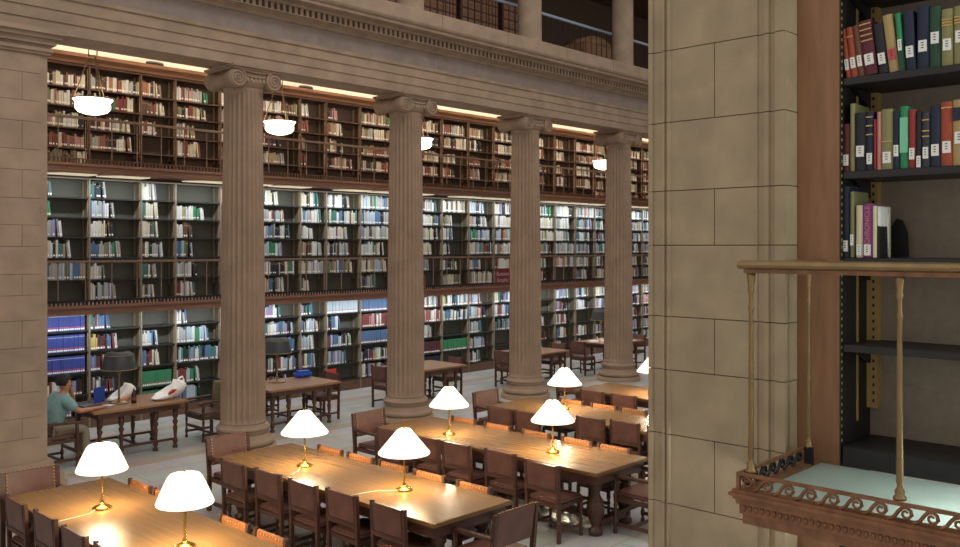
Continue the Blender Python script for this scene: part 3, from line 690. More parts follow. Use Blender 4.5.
# objects on the aisle tables
def obj1(name, mb, l, cat, loc, rz=0, bevel=0.0):
    o = mb.build(name, bevel=bevel); o.location = loc; o.rotation_euler = (0, 0, rz); return tag(o, l, cat)
bt = empty('bottle', (7.218, 15.24, TZ+0.001), label='small dark brown glass bottle with white cap on the person\'s table', cat='bottle')
W(M['bottle'], True).lathe([(0.04, 0), (0.045, 0.01), (0.045, 0.15), (0.02, 0.21), (0.018, 0.24)], 16).build('body', bt)
W(M['white'], True).lathe([(0.022, 0.24), (0.022, 0.27)], 12).build('cap', bt)
W(BK['brown'], True).lathe([(0.0462, 0.05), (0.0462, 0.11)], 16, cap=False).build('paper_label', bt)
def blob(mb, pts, r, seed):
    pass
def bag(name, loc, sx_, sy_, sz_, m, l, cat, seed, rz=0, lean=0.0, wedge=0.75):
    rr = random.Random(seed); mb = W(m, True); n = 20; k = 9; vs_ = []; fs = []
    ph = [rr.uniform(0, 6) for _ in range(6)]
    for j in range(k):
        t = j/(k-1); prof_r = math.sin(PI*(0.12+0.84*t))**0.55 if t < 1 else 0.1
        for i in range(n):
            a = 2*PI*i/n; w = 1 + 0.10*math.sin(3*a+ph[0]+t*2) + 0.06*math.sin(7*a+ph[1]-t*5) + 0.04*math.sin(11*a+ph[2]+t*9)
            vs_.append((sx_*prof_r*w*math.cos(a) + lean*t, sy_*prof_r*w*math.sin(a), sz_*t*(1+0.08*math.sin(2*a+ph[3])*t)*(1-wedge/2+wedge/2*math.cos(a))))
    for j in range(k-1):
        for i in range(n): i2 = (i+1) % n; fs.append((j*n+i, j*n+i2, (j+1)*n+i2, (j+1)*n+i))
    fs.append(tuple(range(n))[::-1]); fs.append(tuple((k-1)*n+i for i in range(n)))
    mb.add(vs_, fs); root = empty(name, loc, rz, l, cat); mb.build('bag_body', root); return root
b1 = bag('plastic_bag', (7.80, 15.25, TZ+0.001), 0.36, 0.17, 0.34, M['plastic_bag'], 'white plastic bag with red print at the right of the person\'s table', 'bag', 3, 0.25, 0.15)
mb = W(M['redpl']); mb.prism([(-0.06, 0.10), (0.04, 0.12), (0.12, 0.17), (0.04, 0.18), (-0.03, 0.14)], 'y', -0.185, -0.14); mb.build('red_print', b1)
hb = W(M['plastic_bag'], True).tube([(0.28, 0, 0.26), (0.34, 0.0, 0.34), (0.41, 0.0, 0.35), (0.44, 0, 0.29), (0.38, 0, 0.18)], 0.018, 6); hb.build('handle', b1)
b2 = bag('plastic_bag', (7.16, 15.72, TZ+0.001), 0.27, 0.14, 0.32, M['plastic_bag'], 'crumpled white plastic bag behind the dark lamp on the person\'s table', 'bag', 8, 0.3, 0.10)
obj1('folder', W(M['bluebag']).box(-0.12, 0.12, -0.012, 0.012, 0, 0.27), 'blue folder standing upright on the person\'s table', 'folder', (6.83, 15.76, TZ+0.001), 0.35, 0.004)
lp = empty('laptop', (6.55, 15.52, TZ+0.001), 0.2, 'open grey laptop lying before the seated person', 'laptop')
W(M['silver']).box(-0.17, 0.17, -0.12, 0.12, 0, 0.02).build('keyboard_base', lp, 0.006)
W(M['silver']).prism([(0.12, 0.02), (0.135, 0.02), (0.17, 0.06), (0.155, 0.065)], 'x', -0.17, 0.17).build('lid', lp)
obj1('booklet', W(M['orange']).box(-0.13, 0.13, -0.05, 0.05, 0, 0.03), 'orange booklet lying in front of the white bag near the dark lamp', 'booklet', (7.12, 15.66-0.1, TZ+0.001), 0.1, 0.003)
obj1('paper_sheet', W(M['white']).box(-0.10, 0.10, -0.07, 0.07, 0, 0.004), 'white paper sheet by the base of the dark lamp', 'paper', (6.83, 15.35, TZ+0.001), 0.3)
obj1('cushion', W(M['bluebag']).box(-0.20, 0.20, -0.12, 0.12, 0, 0.14), 'blue bag lying on the table behind the first column', 'bag', (11.10, 15.66, TZ+0.001), 0.1, 0.05)
obj1('red_folder', W(M['redpl']).box(0, 0.28, 0, 0.05, 0, 0.31), 'bright red folder on the lowest shelf behind the first aisle chair right of the column', 'folder', (13.36, 17.83, 0.2715), 0.0, 0.004)
for k, (x, y, rz) in enumerate([(21.15, 15.45, 0.2), (21.45, 15.2, -0.3), (20.95, 15.25, 0.5)]):
    obj1('paper_sheet', W(M['white']).box(-0.16, 0.16, -0.11, 0.11, 0, 0.02+0.01*k), '%s white paper stack on the farthest aisle table' % ['middle', 'rightmost', 'leftmost'][k], 'papers', (x, y, TZ+0.001), rz)
# jacket over the chair back
jk = W(M['olive'], True); n = 14; vs_ = []; fs = []
for j in range(12):
    t = j/11; z = 1.02 - 0.72*t if t > 0.1 else 1.0
    for i in range(n):
        a = 2*PI*i/n; rx = 0.06+0.05*t; ry = 0.27*(1+0.1*math.sin(5*t)); vs_.append((rx*math.cos(a)*(1+0.2*math.sin(4*a+9*t)), ry*math.sin(a)*(1+0.05*math.sin(6*a)), z if j else 1.02))
for j in range(11):
    for i in range(n): i2 = (i+1) % n; fs.append((j*n+i, j*n+i2, (j+1)*n+i2, (j+1)*n+i))
fs.append(tuple(range(n))[::-1]); fs.append(tuple(11*n+i for i in range(n))); jk.add(vs_, fs)
obj1('jacket', jk, 'olive jacket draped over the chair back left of the first column', 'jacket', (8.99, 15.32, 0))

# signs on the lower gallery railing
sg = empty('hanging_sign', (18.67, 16.79, 2.56), label='dark red two-line sign hung on the lower gallery railing', cat='sign')
W(M['sign_red']).box(-0.30, 0.30, -0.012, 0.0, 0, 0.40).build('board', sg)
for txt, z, sz in [('Business', 0.235, 0.155), ('Graphic', 0.06, 0.155)]:
    cu = bpy.data.curves.new('lettering', 'FONT'); cu.body = txt; cu.size = sz; cu.extrude = 0.001; cu.align_x = 'CENTER'
    to = bpy.data.objects.new('tmp', cu); C.objects.link(to); dg = bpy.context.evaluated_depsgraph_get()
    me = bpy.data.meshes.new_from_object(to.evaluated_get(dg)); bpy.data.objects.remove(to)
    me.materials.clear(); me.materials.append(M['sign_text'])
    lo = bpy.data.objects.new('lettering', me); C.objects.link(lo); lo.parent = sg; lo.location = (0, -0.0135, z); lo.rotation_euler = (PI/2, 0, 0)
for x, z0, z1, l, y in [(15.62, 2.53, 2.88, 'narrow dark red sign edge showing beside the second column at railing height', 16.79)]:
    s2 = empty('hanging_sign', (x, y, z0), label=l, cat='sign'); W(M['wood_x']).box(-0.07, 0.07, -0.02, 0, 0, z1-z0).build('frame', s2, 0.01); W(M['sign_red']).box(-0.04, 0.03, -0.025, -0.0201, 0.04, z1-z0-0.04).build('panel', s2)

# ------------------------------------------------------------------ upper gallery bits
rg = empty('upper_railing', (9.0, 14.4, 8.32), label='pale railing with thin dark posts behind the columns on top of the cornice', cat='railing')
W(M['rail_blue']).box(0, 17, -0.03, 0.03, 1.18, 1.25).build('handrail', rg, 0.01)
W(M['iron']).box(0, 17, -0.015, 0.015, 0.25, 0.28).build('lower_rail', rg)
bl = W(M['iron']).box(-0.007, 0.007, -0.007, 0.007, 0, 1.18).mesh('post')
for i in range(70):
    o = bpy.data.objects.new('post', bl); C.objects.link(o); o.parent = rg; o.location = (0.05+i*0.24, 0, 0)
cb = empty('card_cabinet', cat='cabinet')
cm = W(M['wood_dark']); cm.box(0, 1.45, 0, 0.6, 0, 2.1); cm.build('body', cb, 0.01)
kn_ = W(M['brass'], True).lathe([(0.012, 0), (0.016, 0.012), (0.004, 0.02)], 8).mesh('knob')
dm = W(M['wood_x']).box(0, 0.19, -0.02, -0.001, 0, 0.19).mesh('drawer')
for i in range(6):
    for j in range(8):
        o = bpy.data.objects.new('drawer', dm); C.objects.link(o); o.parent = cb; o.location = (0.05+i*0.23, 0, 0.08+j*0.245)
        k_ = bpy.data.objects.new('knob', kn_); C.objects.link(k_); k_.parent = o; k_.location = (0.105, -0.02, 0.10); k_.rotation_euler = (PI/2, 0, 0)
CBP = Proto(cb)
for k, x in enumerate([13.2, 14.8, 16.4, 18.0]): CBP.place((x, 16.2, 8.301), 0, 'wooden card catalogue cabinet behind the upper railing, %s from left' % ORD[k], 'card cabinets of the upper gallery')
cr = empty('crate', (20.25, 15.1, 8.301), label='wooden arched crate behind the upper railing, left of the right column', cat='crate')
W(M['crate']).box(0, 1.3, 0, 0.7, 0, 1.1).build('body', cr, 0.01)
W(M['crate'], True).prism([(0.65+0.65*math.cos(PI*i/10), 1.101+0.24*math.sin(PI*i/10)) for i in range(11)], 'y', 0, 0.7).build('lid', cr)
cv = W(M['wood'])
for x in (10, 14, 18, 22, 26): pass
# ------------------------------------------------------------------ near pier
PX = 4.357
b = W(M['stone_near'])
def pier_poly(inset=0.0):
    e = inset
    return [(PX+e, 1.985+e), (5.3-e, 1.985+e), (5.3-e, 2.797-e), (PX+e, 2.797-e)]
ZS = [0.0, 0.37, 0.77, 1.10, 1.46, 1.80, 2.16, 2.548, 2.91, 3.21, 3.61, 3.915, 4.30, 4.704, 5.07, 5.45, 5.8, 6.2]
ysplit = 2.385
pf = [(PX+0.0, 1.985), (PX+0.0, 2.04), (PX+0.016, 2.045), (PX+0.016, 2.07), (PX+0.002, 2.075), (PX+0.002, 2.10), (PX+0.018, 2.105), (PX+0.018, 2.135), (PX+0.008, 2.14)]
pr2 = [(PX+0.008, 2.655), (PX-0.006, 2.66), (PX-0.006, 2.672), (PX+0.010, 2.677), (PX+0.010, 2.686), (PX-0.006, 2.69), (PX-0.006, 2.703), (PX+0.012, 2.708), (PX+0.012, 2.765), (PX, 2.77), (PX, 2.797)]
g = 0.0025
for i in range(len(ZS)-1):
    z0, z1 = ZS[i]+g, ZS[i+1]-g
    if i % 2 == 0:
        b.prism(pf + [(PX+0.008, ysplit-g), (5.3, ysplit-g), (5.3, 1.985)], 'z', z0, z1)
        b.prism([(PX+0.008, ysplit+g)] + pr2 + [(5.3, 2.797), (5.3, ysplit+g)], 'z', z0, z1)
    else:
        b.prism(pf + pr2 + [(5.3, 2.797), (5.3, 1.985)], 'z', z0, z1)
b.mat(M['stone_dark']); b.prism([(PX+0.025, 2.0), (5.28, 2.0), (5.28, 2.78), (PX+0.025, 2.78)], 'z', 0, 6.2)
tag(b.build('wall_right_pier'), kind='structure')

# near bookcase
YST0, YST1 = 1.70, 1.757
nb = empty('tall_bookcase', (4.5, 0.0, 0), label='tall brown wooden bookcase beside the near stone pier at the right', cat='bookcase')
W(M['wood_panel']).box(0, 0.42, 1.763, 1.984, 0, 6.2).build('side_panel', nb, 0.003)
W(M['near_back']).box(0.40, 0.42, -0.9, 1.763, 0, 6.2).build('back_panel', nb)
W(M['black']).box(0.0, 0.40, 1.758, 1.7625, 0, 6.2).build('side_lining', nb)
for z in (5.35, 4.90, 4.449, 3.978, 3.545, 3.108):
    W(M['shelf_metal']).box(0.015, 0.395, -0.88, 1.752, z-0.035, z).build('shelf', nb, 0.002)
    W(M['iron']).prism([(0.12, z-0.0352), (0.36, z-0.0352), (0.36, z-0.12), (0.33, z-0.12)], 'y', 1.735, 1.752).build('bracket', nb)
W(M['shelf_metal']).box(-0.0, 0.395, -0.88, 1.75, 2.501, 2.60).build('base_shelf', nb, 0.004)
ss = W(M['standard_near']); ss.box(0.345, 0.3995, YST0, YST1, 2.75, 6.1); ss.box(0.20, 0.215, 1.75, 1.757, 2.7, 6.1)
ss.mat(M['black'])
z = 2.78
while z < 6: ss.box(0.343, 0.3455, (YST0+YST1)/2-0.012, (YST0+YST1)/2-0.002, z, z+0.016); z += 0.042
ss.build('shelf_standard', nb)
hs = W(M['standard_near']); z = 2.62
while z < 6: hs.box(0.004, 0.010, 1.7540, 1.7578, z, z+0.014); z += 0.036
hs.build('hole_strip', nb)
lowb = W(M['shelf_metal']); 
for z in (1.80, 1.35, 0.9, 0.45, 0.05): lowb.box(0.015, 0.395, -0.88, 1.752, z-0.035, z)
lowb.build('lower_shelves', nb)
# near books
def nbook(y1, t, z, h, c, label, lz=None, lm='blabel', xf=4.535, d=0.2, bands=(), lean=0.0, extra=None, lh=0.055):
    """y1 = left edge as seen (larger Y)"""
    r = empty('book', (xf, y1, z+0.001), label=label, cat='book', group='books on the tall near bookcase')
    R = Matrix.Rotation(lean, 4, 'X')
    cvr = W(BK[c]); 
    # rounded spine toward -X
    pts = [(0.008, 0.0), (0.002, -t*0.2), (0.0, -t*0.5), (0.002, -t*0.8), (0.008, -t), (d, -t), (d, -t+0.004), (d-0.001, -0.004), (d, 0)]
    cvr.prism([(0.008, 0.0), (0.002, -t*0.2), (0.0, -t*0.5), (0.002, -t*0.8), (0.008, -t), (d, -t), (d, 0)], 'z', 0, h, R); r0 = r; cv_ = cvr.build('cover', r)
    W(M['white']).box(0.012, d-0.006, -t+0.003, -0.003, h-0.004+0.0045, h+0.001, R).build('page_block', r)
    if lz is not None:
        W(M[lm]).box(-0.003, 0.0055, -t*0.85, -t*0.15, lz, lz+lh, R).build('spine_label', cv_)
        tl_ = W(M['black'])
        for k in range(3): tl_.box(-0.0036, -0.003, -t*0.6, -t*0.38, lz+lh*0.75-k*0.012, lz+lh*0.75-k*0.012+0.004, R)
        tl_.build('call_number', cv_)
    if bands:
        for zb in bands: W(M['gold']).box(-0.0025, 0.004, -t*0.95, -t*0.05, h*zb, h*zb+0.006, R).build('gilt_band', cv_)
    if extra:
        m_, a, b_ = extra; W(m_).box(-0.0028, 0.005, -t*0.97, -t*0.03, h*a, h*b_, R).build('title_panel', cv_)
    return r
UZ = 3.6; 
def yx(xpix, X=4.535):
    k = (xpix-480)/890; return X*(YS - k*YC)/(YC + k*YS)
z1 = 4.451
row1 = [(842.5, 848, .25, 'rust', 'thin rust-red book leaning at the left end, top near shelf', .04, ()), (848, 856, .255, 'rust', 'rust-red book, second from left on the top near shelf', .045, (.8,)),
        (856, 863, .26, 'brown', 'slim brown book beside the rust-red ones, top near shelf', .05, ()), (863, 874.5, .275, 'maroon', 'maroon book with gilt bands on the top near shelf', .05, (.62, .72, .82, .92)),
        (874.5, 884.5, .25, 'black', 'black book right of the gilt-banded maroon one, top near shelf', .045, ()), (884.5, 895, .285, 'tan', 'tan book with pale pink label on the top near shelf', .06, ()),
        (895, 904, .285, 'green', 'bright green topped book on the top near shelf', .1, ()), (904, 915, .285, 'navy', 'left one of two dark navy books, top near shelf', .06, ()),
        (915, 929, .30, 'navy', 'right one of two dark navy books, top near shelf', .08, ()), (929, 940.5, .285, 'dark_green', 'dark green book right of the navy pair, top near shelf', .11, ()),
        (940.5, 953, .265, 'khaki', 'pale khaki book with ruled title on the top near shelf', .07, (.7, .75, .8)), (953, 966, .27, 'khaki', 'pale khaki book at the right picture edge, top near shelf', .1, (.7, .75, .8)),
        (966, 978, .26, 'maroon', 'maroon book past the right picture edge, top near shelf', .08, ())]
BX = [(845.5, 851), (851, 858), (858, 864.5), (864.5, 877.5), (878.5, 888.5), (889, 899), (899, 905), (905.2, 916), (916.5, 928.7), (929, 940.5), (941, 953), (953.5, 966), (966.5, 978)]
for i, (xa, xb, h, c, l, lz, bands) in enumerate(row1):
    xa, xb = BX[i]; ya, yb = yx(xa), yx(xb); ln = [-.115, -.115, -.115, -.12, -.12, -.12, -.08, -.05, 0, 0, 0, 0, 0][i]
    nbook(ya-0.001, (ya-yb)-0.002-(0.0), z1, h, c, l, lz, 'pinklabel' if 'pink label' in l else 'blabel', lean=ln, bands=bands, extra=(BK['dark_green'], 0.0, .52) if c == 'green' else None)
z2 = 3.980
row2 = [(842, 849.5, .24, 'maroon', 'small maroon book at the left end, second near shelf', .03, ()), (849.5, 854.5, .34, 'khaki', 'tall thin khaki book, second near shelf', None, ()),
        (854.5, 865.5, .29, 'black', 'black book right of the tall khaki one, second near shelf', .07, ()), (865.5, 873, .29, 'navy', 'navy book with white title lines, second near shelf', .03, (.6, .75, .9)),
        (873, 876.5, .25, 'red', 'very thin red book on the second near shelf', None, ()), (876.5, 881, .285, 'pink', 'thin pale pink book on the second near shelf', None, ()),
        (881, 892.5, .295, 'khaki', 'thick khaki book on the second near shelf', .03, (.45,)), (892.5, 899.5, .28, 'navy', 'navy book left of the mint-green one, second near shelf', .06, ()),
        (899.5, 908, .30, 'green', 'green book with mint title panel, second near shelf', None, ()), (908, 915.5, .28, 'red', 'red book right of the mint-green one, second near shelf', .04, ()),
        (915.5, 921.5, .265, 'black', 'black and white book on the second near shelf', .0, ()), (921.5, 929.5, .26, 'charcoal', 'charcoal book with gilt panels, second near shelf', .04, (.55, .65, .85)),
        (929.5, 940.5, .29, 'navy', 'blue-grey book left of the red-brown one, second near shelf', .05, ()), (940.5, 952.5, .30, 'rust', 'large red-brown book on the second near shelf', .06, (.9,)),
        (952.5, 966, .305, 'tan', 'tan book with dark title panel at right edge, second near shelf', .1, ()), (966, 976, .29, 'brown', 'brown book past the right picture edge, second near shelf', .1, ())]
for (xa, xb, h, c, l, lz, bands) in row2:
    ya, yb = yx(xa), yx(xb)
    ex = None
    if 'mint' in l and c == 'green': ex = (BK['mint'], .25, .82)
    if 'dark title panel' in l: ex = (BK['navy'], .68, .88)
    nbook(ya-0.001, (ya-yb)-0.002, z2, h, c, l, lz, bands=bands, extra=ex)
z3 = 3.547
row3 = [(841, 849, .355, 'navy', 'tall navy book at the left end, third near shelf', .03, ()), (849.5, 854, .33, 'olive', 'tall thin olive book on the third near shelf', .06, ()),
        (855.5, 862.5, .26, 'cream', 'cream book left of the purple one, third near shelf', .01, ()), (862.5, 872, .265, 'purple', 'purple book with pale lettering on the third near shelf', .01, ()),
        (872, 876.5, .255, 'cream', 'thin cream book right of the purple one, third near shelf', None, ())]
for (xa, xb, h, c, l, lz, bands) in row3:
    ya, yb = yx(xa), yx(xb); o = nbook(ya-0.001, (ya-yb)-0.002, z3, h, c, l, lz, bands=bands)
    if c == 'purple':
        cu = bpy.data.curves.new('lettering', 'FONT'); cu.body = 'CHRONICLE'; cu.size = 0.034; cu.extrude = 0.0005
        to = bpy.data.objects.new('tmp', cu); C.objects.link(to); dg = bpy.context.evaluated_depsgraph_get()
        me = bpy.data.meshes.new_from_object(to.evaluated_get(dg)); bpy.data.objects.remove(to); me.materials.clear(); me.materials.append(BK['pink'])
        lo = bpy.data.objects.new('title_lettering', me); C.objects.link(lo); lo.parent = o; lo.location = (-0.001, -(ya-yb)*0.70, 0.235-0.17)
        lo.matrix_parent_inverse = Matrix.Identity(4)
        lo.rotation_euler = Matrix(((0, 0, -1), (0, 1, 0), (1, 0, 0))).to_euler() if 0 else Matrix(((0, 0, -1), (0, 1, 0), (1, 0, 0))).to_euler()
# pamphlet box with curved white side, and a black round-topped plate
pb = empty('booklet', (4.54, yx(877), z3+0.001), label='thin booklet with white upper side and black lower side, third near shelf', cat='booklet')
wd = 0.014
W(M['white']).box(0.0, 0.11, -wd, 0, 0.155, 0.25).build('upper_side', pb, 0.002)
W(M['black']).box(0.002, 0.106, -wd+0.002, -0.002, 0, 0.1545).build('lower_side', pb)
W(M['white'], True).tube([(0.112, -wd, 0.0), (0.108, -wd, 0.10), (0.104, -wd, 0.16), (0.12, -wd-0.002, 0.25)], 0.004, 6).build('edge_strip', pb)
be = W(M['black']); be.prism([(-0.0, 0.0), (-0.085, 0.0), (-0.08, 0.13), (-0.055, 0.19), (-0.025, 0.20), (0, 0.16)], 'x', 0, 0.004); be.box(-0.08, 0.0, -0.08, 0, 0, 0.002)
obj1('plate', be, 'black round-topped plate on the third near shelf', 'plate', (4.84, 1.628, z3+0.001))
# books below the balcony
for k in range(10):
    c = ['white', 'pale_blue', 'blue', 'cream', 'navy', 'white', 'grey', 'blue', 'white', 'teal'][k]
    nbook(1.735-0.042*k, 0.038, 1.801, 0.30+0.02*((k*3) % 4), c, '%s book below the balcony, %s from the bookcase side' % (CN.get(c, c), ORD[k]), 0.03)

# ------------------------------------------------------------------ near balcony
bc = empty('balcony', (3.70, 1.905, 2.50), label='bronze balcony platform with pale floor and scroll border beside the pier', cat='balcony')
LB = 2.6; DB = 0.78
W(M['glass_floor']).box(0.02, DB+0.015, -LB, -0.02, -0.05, 0.0).build('glass_floor', bc)
def ring(mb, p, z0, z1, th=0.05):        # moulding along front (x=0 side) and free end (y=0 side)
    mb.box(-p, th, -LB, p, z0, z1); mb.box(th, DB, -th, p, z0, z1)
f = W(M['bronze']); ring(f, 0.02, 0.0, 0.014); ring(f, 0.032, -0.014, 0.0); ring(f, 0.018, -0.028, -0.014); ring(f, 0.008, -0.05, -0.028); ring(f, -0.004, -0.095, -0.05); ring(f, -0.015, -0.14, -0.095)
f.build('fascia', bc)
dd = W(M['bronze'], True)
y = -0.02
while y > -LB: dd.lathe([(0.002, -0.084), (0.009, -0.074), (0.010, -0.062), (0.004, -0.052)], 8, Matrix.Translation((0.004, y-0.008, 0))); y -= 0.028
x = 0.02
while x < DB: dd.lathe([(0.002, -0.084), (0.009, -0.074), (0.010, -0.062), (0.004, -0.052)], 8, Matrix.Translation((x+0.008, -0.004, 0))); x += 0.028
dd.build('bead_row', bc)
fr = W(M['bronze']); fr.box(-0.006, 0.010, -LB, 0.006, 0.076, 0.090); fr.box(0.010, DB, -0.010, 0.006, 0.076, 0.090); fr.box(-0.006, 0.010, -0.010, 0.006, 0.014, 0.076); fr.build('border_rail', bc)
def scroll(mb, org, ax, n, pitch=0.096):
    for k in range(n):
        pts = []; cy = k*pitch + 0.030; cz = 0.048; N = 22
        for i in range(N+1):
            t = i/N; a = -PI*0.0 + t*2.7*PI; r = 0.006 + 0.020*(t)**0.9
            pts.append((cy + r*math.cos(a+0.5), cz + r*math.sin(a+0.5)))
        lx, lz = pts[-1]
        # tail to the foot of the previous wave (to the left of the scroll)
        pts += [(cy-0.028, cz+0.018), (cy-0.045, cz-0.004), (cy-0.060, cz-0.024), (cy-0.080, cz-0.031)] if False else []
        W3 = [(org[0]+ax[0]*u, org[1]+ax[1]*u, v) for u, v in pts]
        mb.tube(W3, [0.005+0.002*i/len(W3) for i in range(len(W3))], 6)
        tail = [(cy+0.022, cz-0.006), (cy+0.018, cz+0.014), (cy+0.004, cz+0.025), (cy-0.014, cz+0.022), (cy-0.030, cz+0.004), (cy-0.044, cz-0.018), (cy-0.060, cz-0.029), (cy-0.075, cz-0.032)]
        mb.tube([(org[0]+ax[0]*u, org[1]+ax[1]*u, v) for u, v in tail if u > 0.003 or k > 0], 0.0078, 6)
sc = W(M['bronze'], True); scroll(sc, (0.002, -0.012), (0, -1), 24); sc.build('scroll_border', bc)
sc = W(M['iron'], True); scroll(sc, (0.03, -0.002), (1, 0), 7); sc.build('scroll_border', bc)
W(M['iron']).box(0.67, 0.705, -0.05, -0.012, 0.0, 0.10).build('corner_block', bc, 0.004)
rl = empty('balcony_railing', (3.70, 1.905, 2.59), label='brass handrail and slender balusters of the near balcony', cat='railing')
hr = W(M['brass_dull']); 
P_ = [(-0.012, 0.918), (-0.018, 0.928), (-0.01, 0.944), (0.03, 0.95), (0.07, 0.944), (0.078, 0.928), (0.072, 0.918), (0.05, 0.912), (0.01, 0.912)]
hr.prism(P_, 'y', -LB, 0.0); hr.prism([(y_, z_) for y_, z_ in [(-0.075, 0.914), (-0.075, 0.942), (-0.005, 0.946), (0.0, 0.916)]], 'x', 0.05, 0.795); hr.build('handrail', rl, 0.002)
W(M['bronze']).box(0.012, 0.052, -LB, -0.02, 0.893, 0.911).build('under_rail', rl)
def bal(x, y, s=1.0):
    q = W(M['brass_dull'], True)
    q.lathe([(0.030*s, 0.0), (0.030*s, 0.012), (0.020*s, 0.02), (0.024*s, 0.035), (0.013*s, 0.05), (0.013*s, 0.06), (0.0165*s, 0.07), (0.0115*s, 0.72), (0.017*s, 0.735), (0.011*s, 0.75), (0.012*s, 0.80), (0.018*s, 0.815), (0.014*s, 0.83), (0.022*s, 0.875), (0.024*s, 0.892)], 14, Matrix.Translation((x, y, 0))); q.build('baluster', rl)
bal(0.035, -0.045, 0.85); bal(0.035, -0.68, 0.85); bal(0.035, -1.31, 0.85); bal(0.69, -0.03, 0.7)

# ------------------------------------------------------------------ the reader
def skin_mesh(name, verts, edges, mat_, parent, root=0, sub=2):
    me = bpy.data.meshes.new(name); me.from_pydata([v[0] for v in verts], edges, []); me.update()
    o = bpy.data.objects.new('tmp', me); C.objects.link(o)
    md = o.modifiers.new('s', 'SKIN'); md.use_smooth_shade = True
    sl = me.skin_vertices[0].data
    for i, v in enumerate(verts):
        r = v[1]; sl[i].radius = (r, r) if not isinstance(r, tuple) else r
        sl[i].use_root = (i == root)
    ss_ = o.modifiers.new('u', 'SUBSURF'); ss_.levels = sub; ss_.render_levels = sub
    dg = bpy.context.evaluated_depsgraph_get(); m2 = bpy.data.meshes.new_from_object(o.evaluated_get(dg)); bpy.data.objects.remove(o)
    m2.materials.clear(); m2.materials.append(mat_)
    for p in m2.polygons: p.use_smooth = True
    r_ = bpy.data.objects.new(name, m2); C.objects.link(r_); r_.parent = parent; return r_
# origin at the seat; world = (ox, oy, 0) + coords ; faces +X
OX, OY = 5.78, 15.18
ps = empty('person', (OX, OY, 0), label='person in pale teal shirt seated reading at the left table, cheek on hand', cat='person')
# body (skin): head, neck, trunk, arms, hands, legs as one surface
V = []; E_ = []
def vtx(p, r, par=None):
    V.append((p, r)); i = len(V)-1
    if par is not None: E_.append((par, i))
    return i
pel = vtx((0.0, 0, 0.60), 0.16); ab_ = vtx((0.03, 0, 0.78), 0.14, pel); ch = vtx((0.12, 0, 1.03), 0.16, ab_); nk = vtx((0.19, 0, 1.17), 0.065, ch); nk2 = vtx((0.215, 0, 1.21), 0.06, nk)
h1 = vtx((0.225, 0, 1.26), 0.085, nk2); h2 = vtx((0.225, 0, 1.34), 0.112, h1); h3 = vtx((0.215, 0, 1.42), 0.095, h2)
# right arm (camera side, -Y): forearm lies on the table
rs = vtx((0.15, -0.21, 1.10), 0.08, ch); ra = vtx((0.22, -0.27, 1.00), 0.06, rs); re = vtx((0.33, -0.30, 0.895), 0.046, ra); rf = vtx((0.58, -0.20, 0.885), 0.038, re); rw = vtx((0.78, -0.10, 0.875), 0.027, rf)
rh = vtx((0.84, -0.07, 0.872), 0.034, rw)
# left arm: elbow on the table, hand to the cheek
lsd = vtx((0.16, 0.21, 1.10), 0.08, ch); la = vtx((0.27, 0.27, 0.98), 0.056, lsd); le = vtx((0.46, 0.24, 0.895), 0.044, la); lf = vtx((0.42, 0.16, 1.06), 0.038, le); lw = vtx((0.365, 0.09, 1.20), 0.027, lf); lh = vtx((0.34, 0.07, 1.27), 0.032, lw)
# legs
for s in (-1, 1):
    hp = vtx((0.04, s*0.10, 0.57), 0.10, pel); kn = vtx((0.50, s*0.13, 0.56), 0.068, hp); an = vtx((0.50, s*0.13, 0.12), 0.042, kn); ft = vtx((0.54, s*0.13, 0.055), 0.042, an); vtx((0.70, s*0.14, 0.04), 0.035, ft)
skin_mesh('body', V, E_, M['skin'], ps)
# fingers
def fingers(base, dirs, nm):
    V2 = []; E2 = []
    for (off, d1_, d2_) in dirs:
        i0 = len(V2); p = Vector(base) + Vector(off); V2.append((tuple(p), 0.010)); q = p + Vector(d1_); V2.append((tuple(q), 0.0095)); q2 = q + Vector(d2_); V2.append((tuple(q2), 0.008)); E2 += [(i0, i0+1), (i0+1, i0+2)]
    for k in range(len(dirs)):
        skin_mesh(nm, V2[3*k:3*k+3], [(0, 1), (1, 2)], M['skin'], ps, 0, 1)
fingers((0.86, -0.06, 0.872), [((0, -0.027, 0), (0.04, -0.006, 0.004), (0.03, 0, -0.012)), ((0.005, -0.009, 0), (0.046, 0, 0.004), (0.033, 0, -0.012)), ((0.003, 0.010, 0), (0.043, 0.003, 0.004), (0.03, 0, -0.012)), ((-0.003, 0.028, 0), (0.034, 0.008, 0.002), (0.024, 0, -0.01)), ((-0.03, 0.03, 0), (0.02, 0.03, 0), (0.025, 0.012, -0.004))], 'finger')
fingers((0.335, 0.07, 1.285), [((0, -0.02, 0), (-0.012, -0.004, 0.04), (-0.015, -0.004, 0.028)), ((0, -0.003, 0), (-0.012, 0, 0.045), (-0.015, 0, 0.03)), ((-0.002, 0.014, 0), (-0.012, 0.003, 0.042), (-0.015, 0, 0.028)), ((-0.004, 0.03, 0), (-0.012, 0.006, 0.033), (-0.012, 0, 0.022)), ((-0.01, -0.03, -0.02), (-0.02, -0.015, 0.025), (-0.018, 0, 0.02))], 'finger')
# face details
fc = W(M['skin'], True); fc.lathe([(0.0, 0.03), (0.012, 0.012), (0.018, -0.012), (0.0, -0.02)], 8, Matrix.Translation((0.332, 0, 1.315)), cap=False); fc.build('nose', ps)
for s in (-1, 1):
    W(M['black'], True).lathe([(0.0, -0.008), (0.009, 0.0), (0.0, 0.008)], 8, Matrix.Translation((0.322, s*0.036, 1.345)), cap=False).build('eye', ps)
    W(M['skin'], True).lathe([(0.0, -0.032), (0.014, -0.015), (0.018, 0.012), (0.0, 0.03)], 8, Matrix.Translation((0.215, s*0.112, 1.325)), cap=False).build('ear', ps)
W(M['pinklabel'], True).tube([(0.322, -0.025, 1.272), (0.330, 0, 1.270), (0.322, 0.025, 1.272)], 0.006, 6).build('mouth', ps)
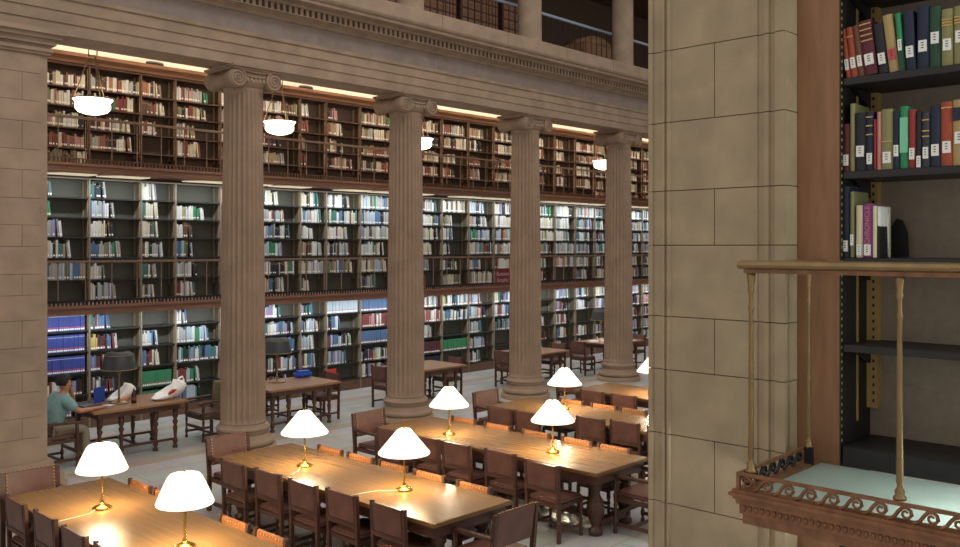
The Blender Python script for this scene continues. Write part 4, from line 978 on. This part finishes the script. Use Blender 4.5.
# hair: a cap over crown and back of the head
hr_ = W(M['hair'], True); vs_ = []; fs = []; n = 20; k = 9
for j in range(k):
    ph = PI*0.62*j/(k-1)
    for i in range(n):
        a = 2*PI*i/n; back = 1.0 if math.cos(a) < 0.2 else 0.62
        p2 = ph*back; r = 0.128*(1+0.03*math.sin(5*a+3*j)); vs_.append((0.212 + r*math.sin(p2)*math.cos(a), r*math.sin(p2)*math.sin(a)*0.98, 1.362 + r*1.08*math.cos(p2)))
for j in range(k-1):
    for i in range(n): i2 = (i+1) % n; fs.append((j*n+i, (j+1)*n+i, (j+1)*n+i2, j*n+i2))
hr_.add(vs_, fs); hr_.build('hair', ps)
# clothes, a little larger than the body
V = []; E_ = []
p0 = vtx((-0.005, 0, 0.60), 0.19); p1 = vtx((0.03, 0, 0.80), 0.188, p0); p2 = vtx((0.12, 0, 1.02), 0.195, p1); p3 = vtx((0.17, 0, 1.14), 0.12, p2)
a1 = vtx((0.15, -0.21, 1.10), 0.105, p2); a2 = vtx((0.22, -0.27, 1.00), 0.092, a1); vtx((0.30, -0.29, 0.93), 0.078, a2)
a1 = vtx((0.16, 0.21, 1.10), 0.10, p2); a2 = vtx((0.27, 0.27, 0.985), 0.080, a1); vtx((0.35, 0.262, 0.955), 0.074, a2)
skin_mesh('shirt', V, E_, M['shirt'], ps)
V = []; E_ = []
p0 = vtx((0.0, 0, 0.585), 0.172)
for s in (-1, 1):
    hp = vtx((0.06, s*0.10, 0.58), 0.112, p0); kn = vtx((0.50, s*0.13, 0.565), 0.085, hp); sh_ = vtx((0.51, s*0.13, 0.35), 0.075, kn); vtx((0.50, s*0.13, 0.11), 0.068, sh_)
skin_mesh('trousers', V, E_, M['trouser'], ps)
for s in (-1, 1):
    skin_mesh('shoe', [((0.50, s*0.13, 0.055), 0.05), ((0.60, s*0.135, 0.045), 0.046), ((0.72, s*0.14, 0.04), 0.040)], [(0, 1), (1, 2)], M['shoe'], ps)
AC.place((5.84, 15.18, 0), 0, 'wooden armchair the seated person uses at the left table', 'armchairs in the aisle')
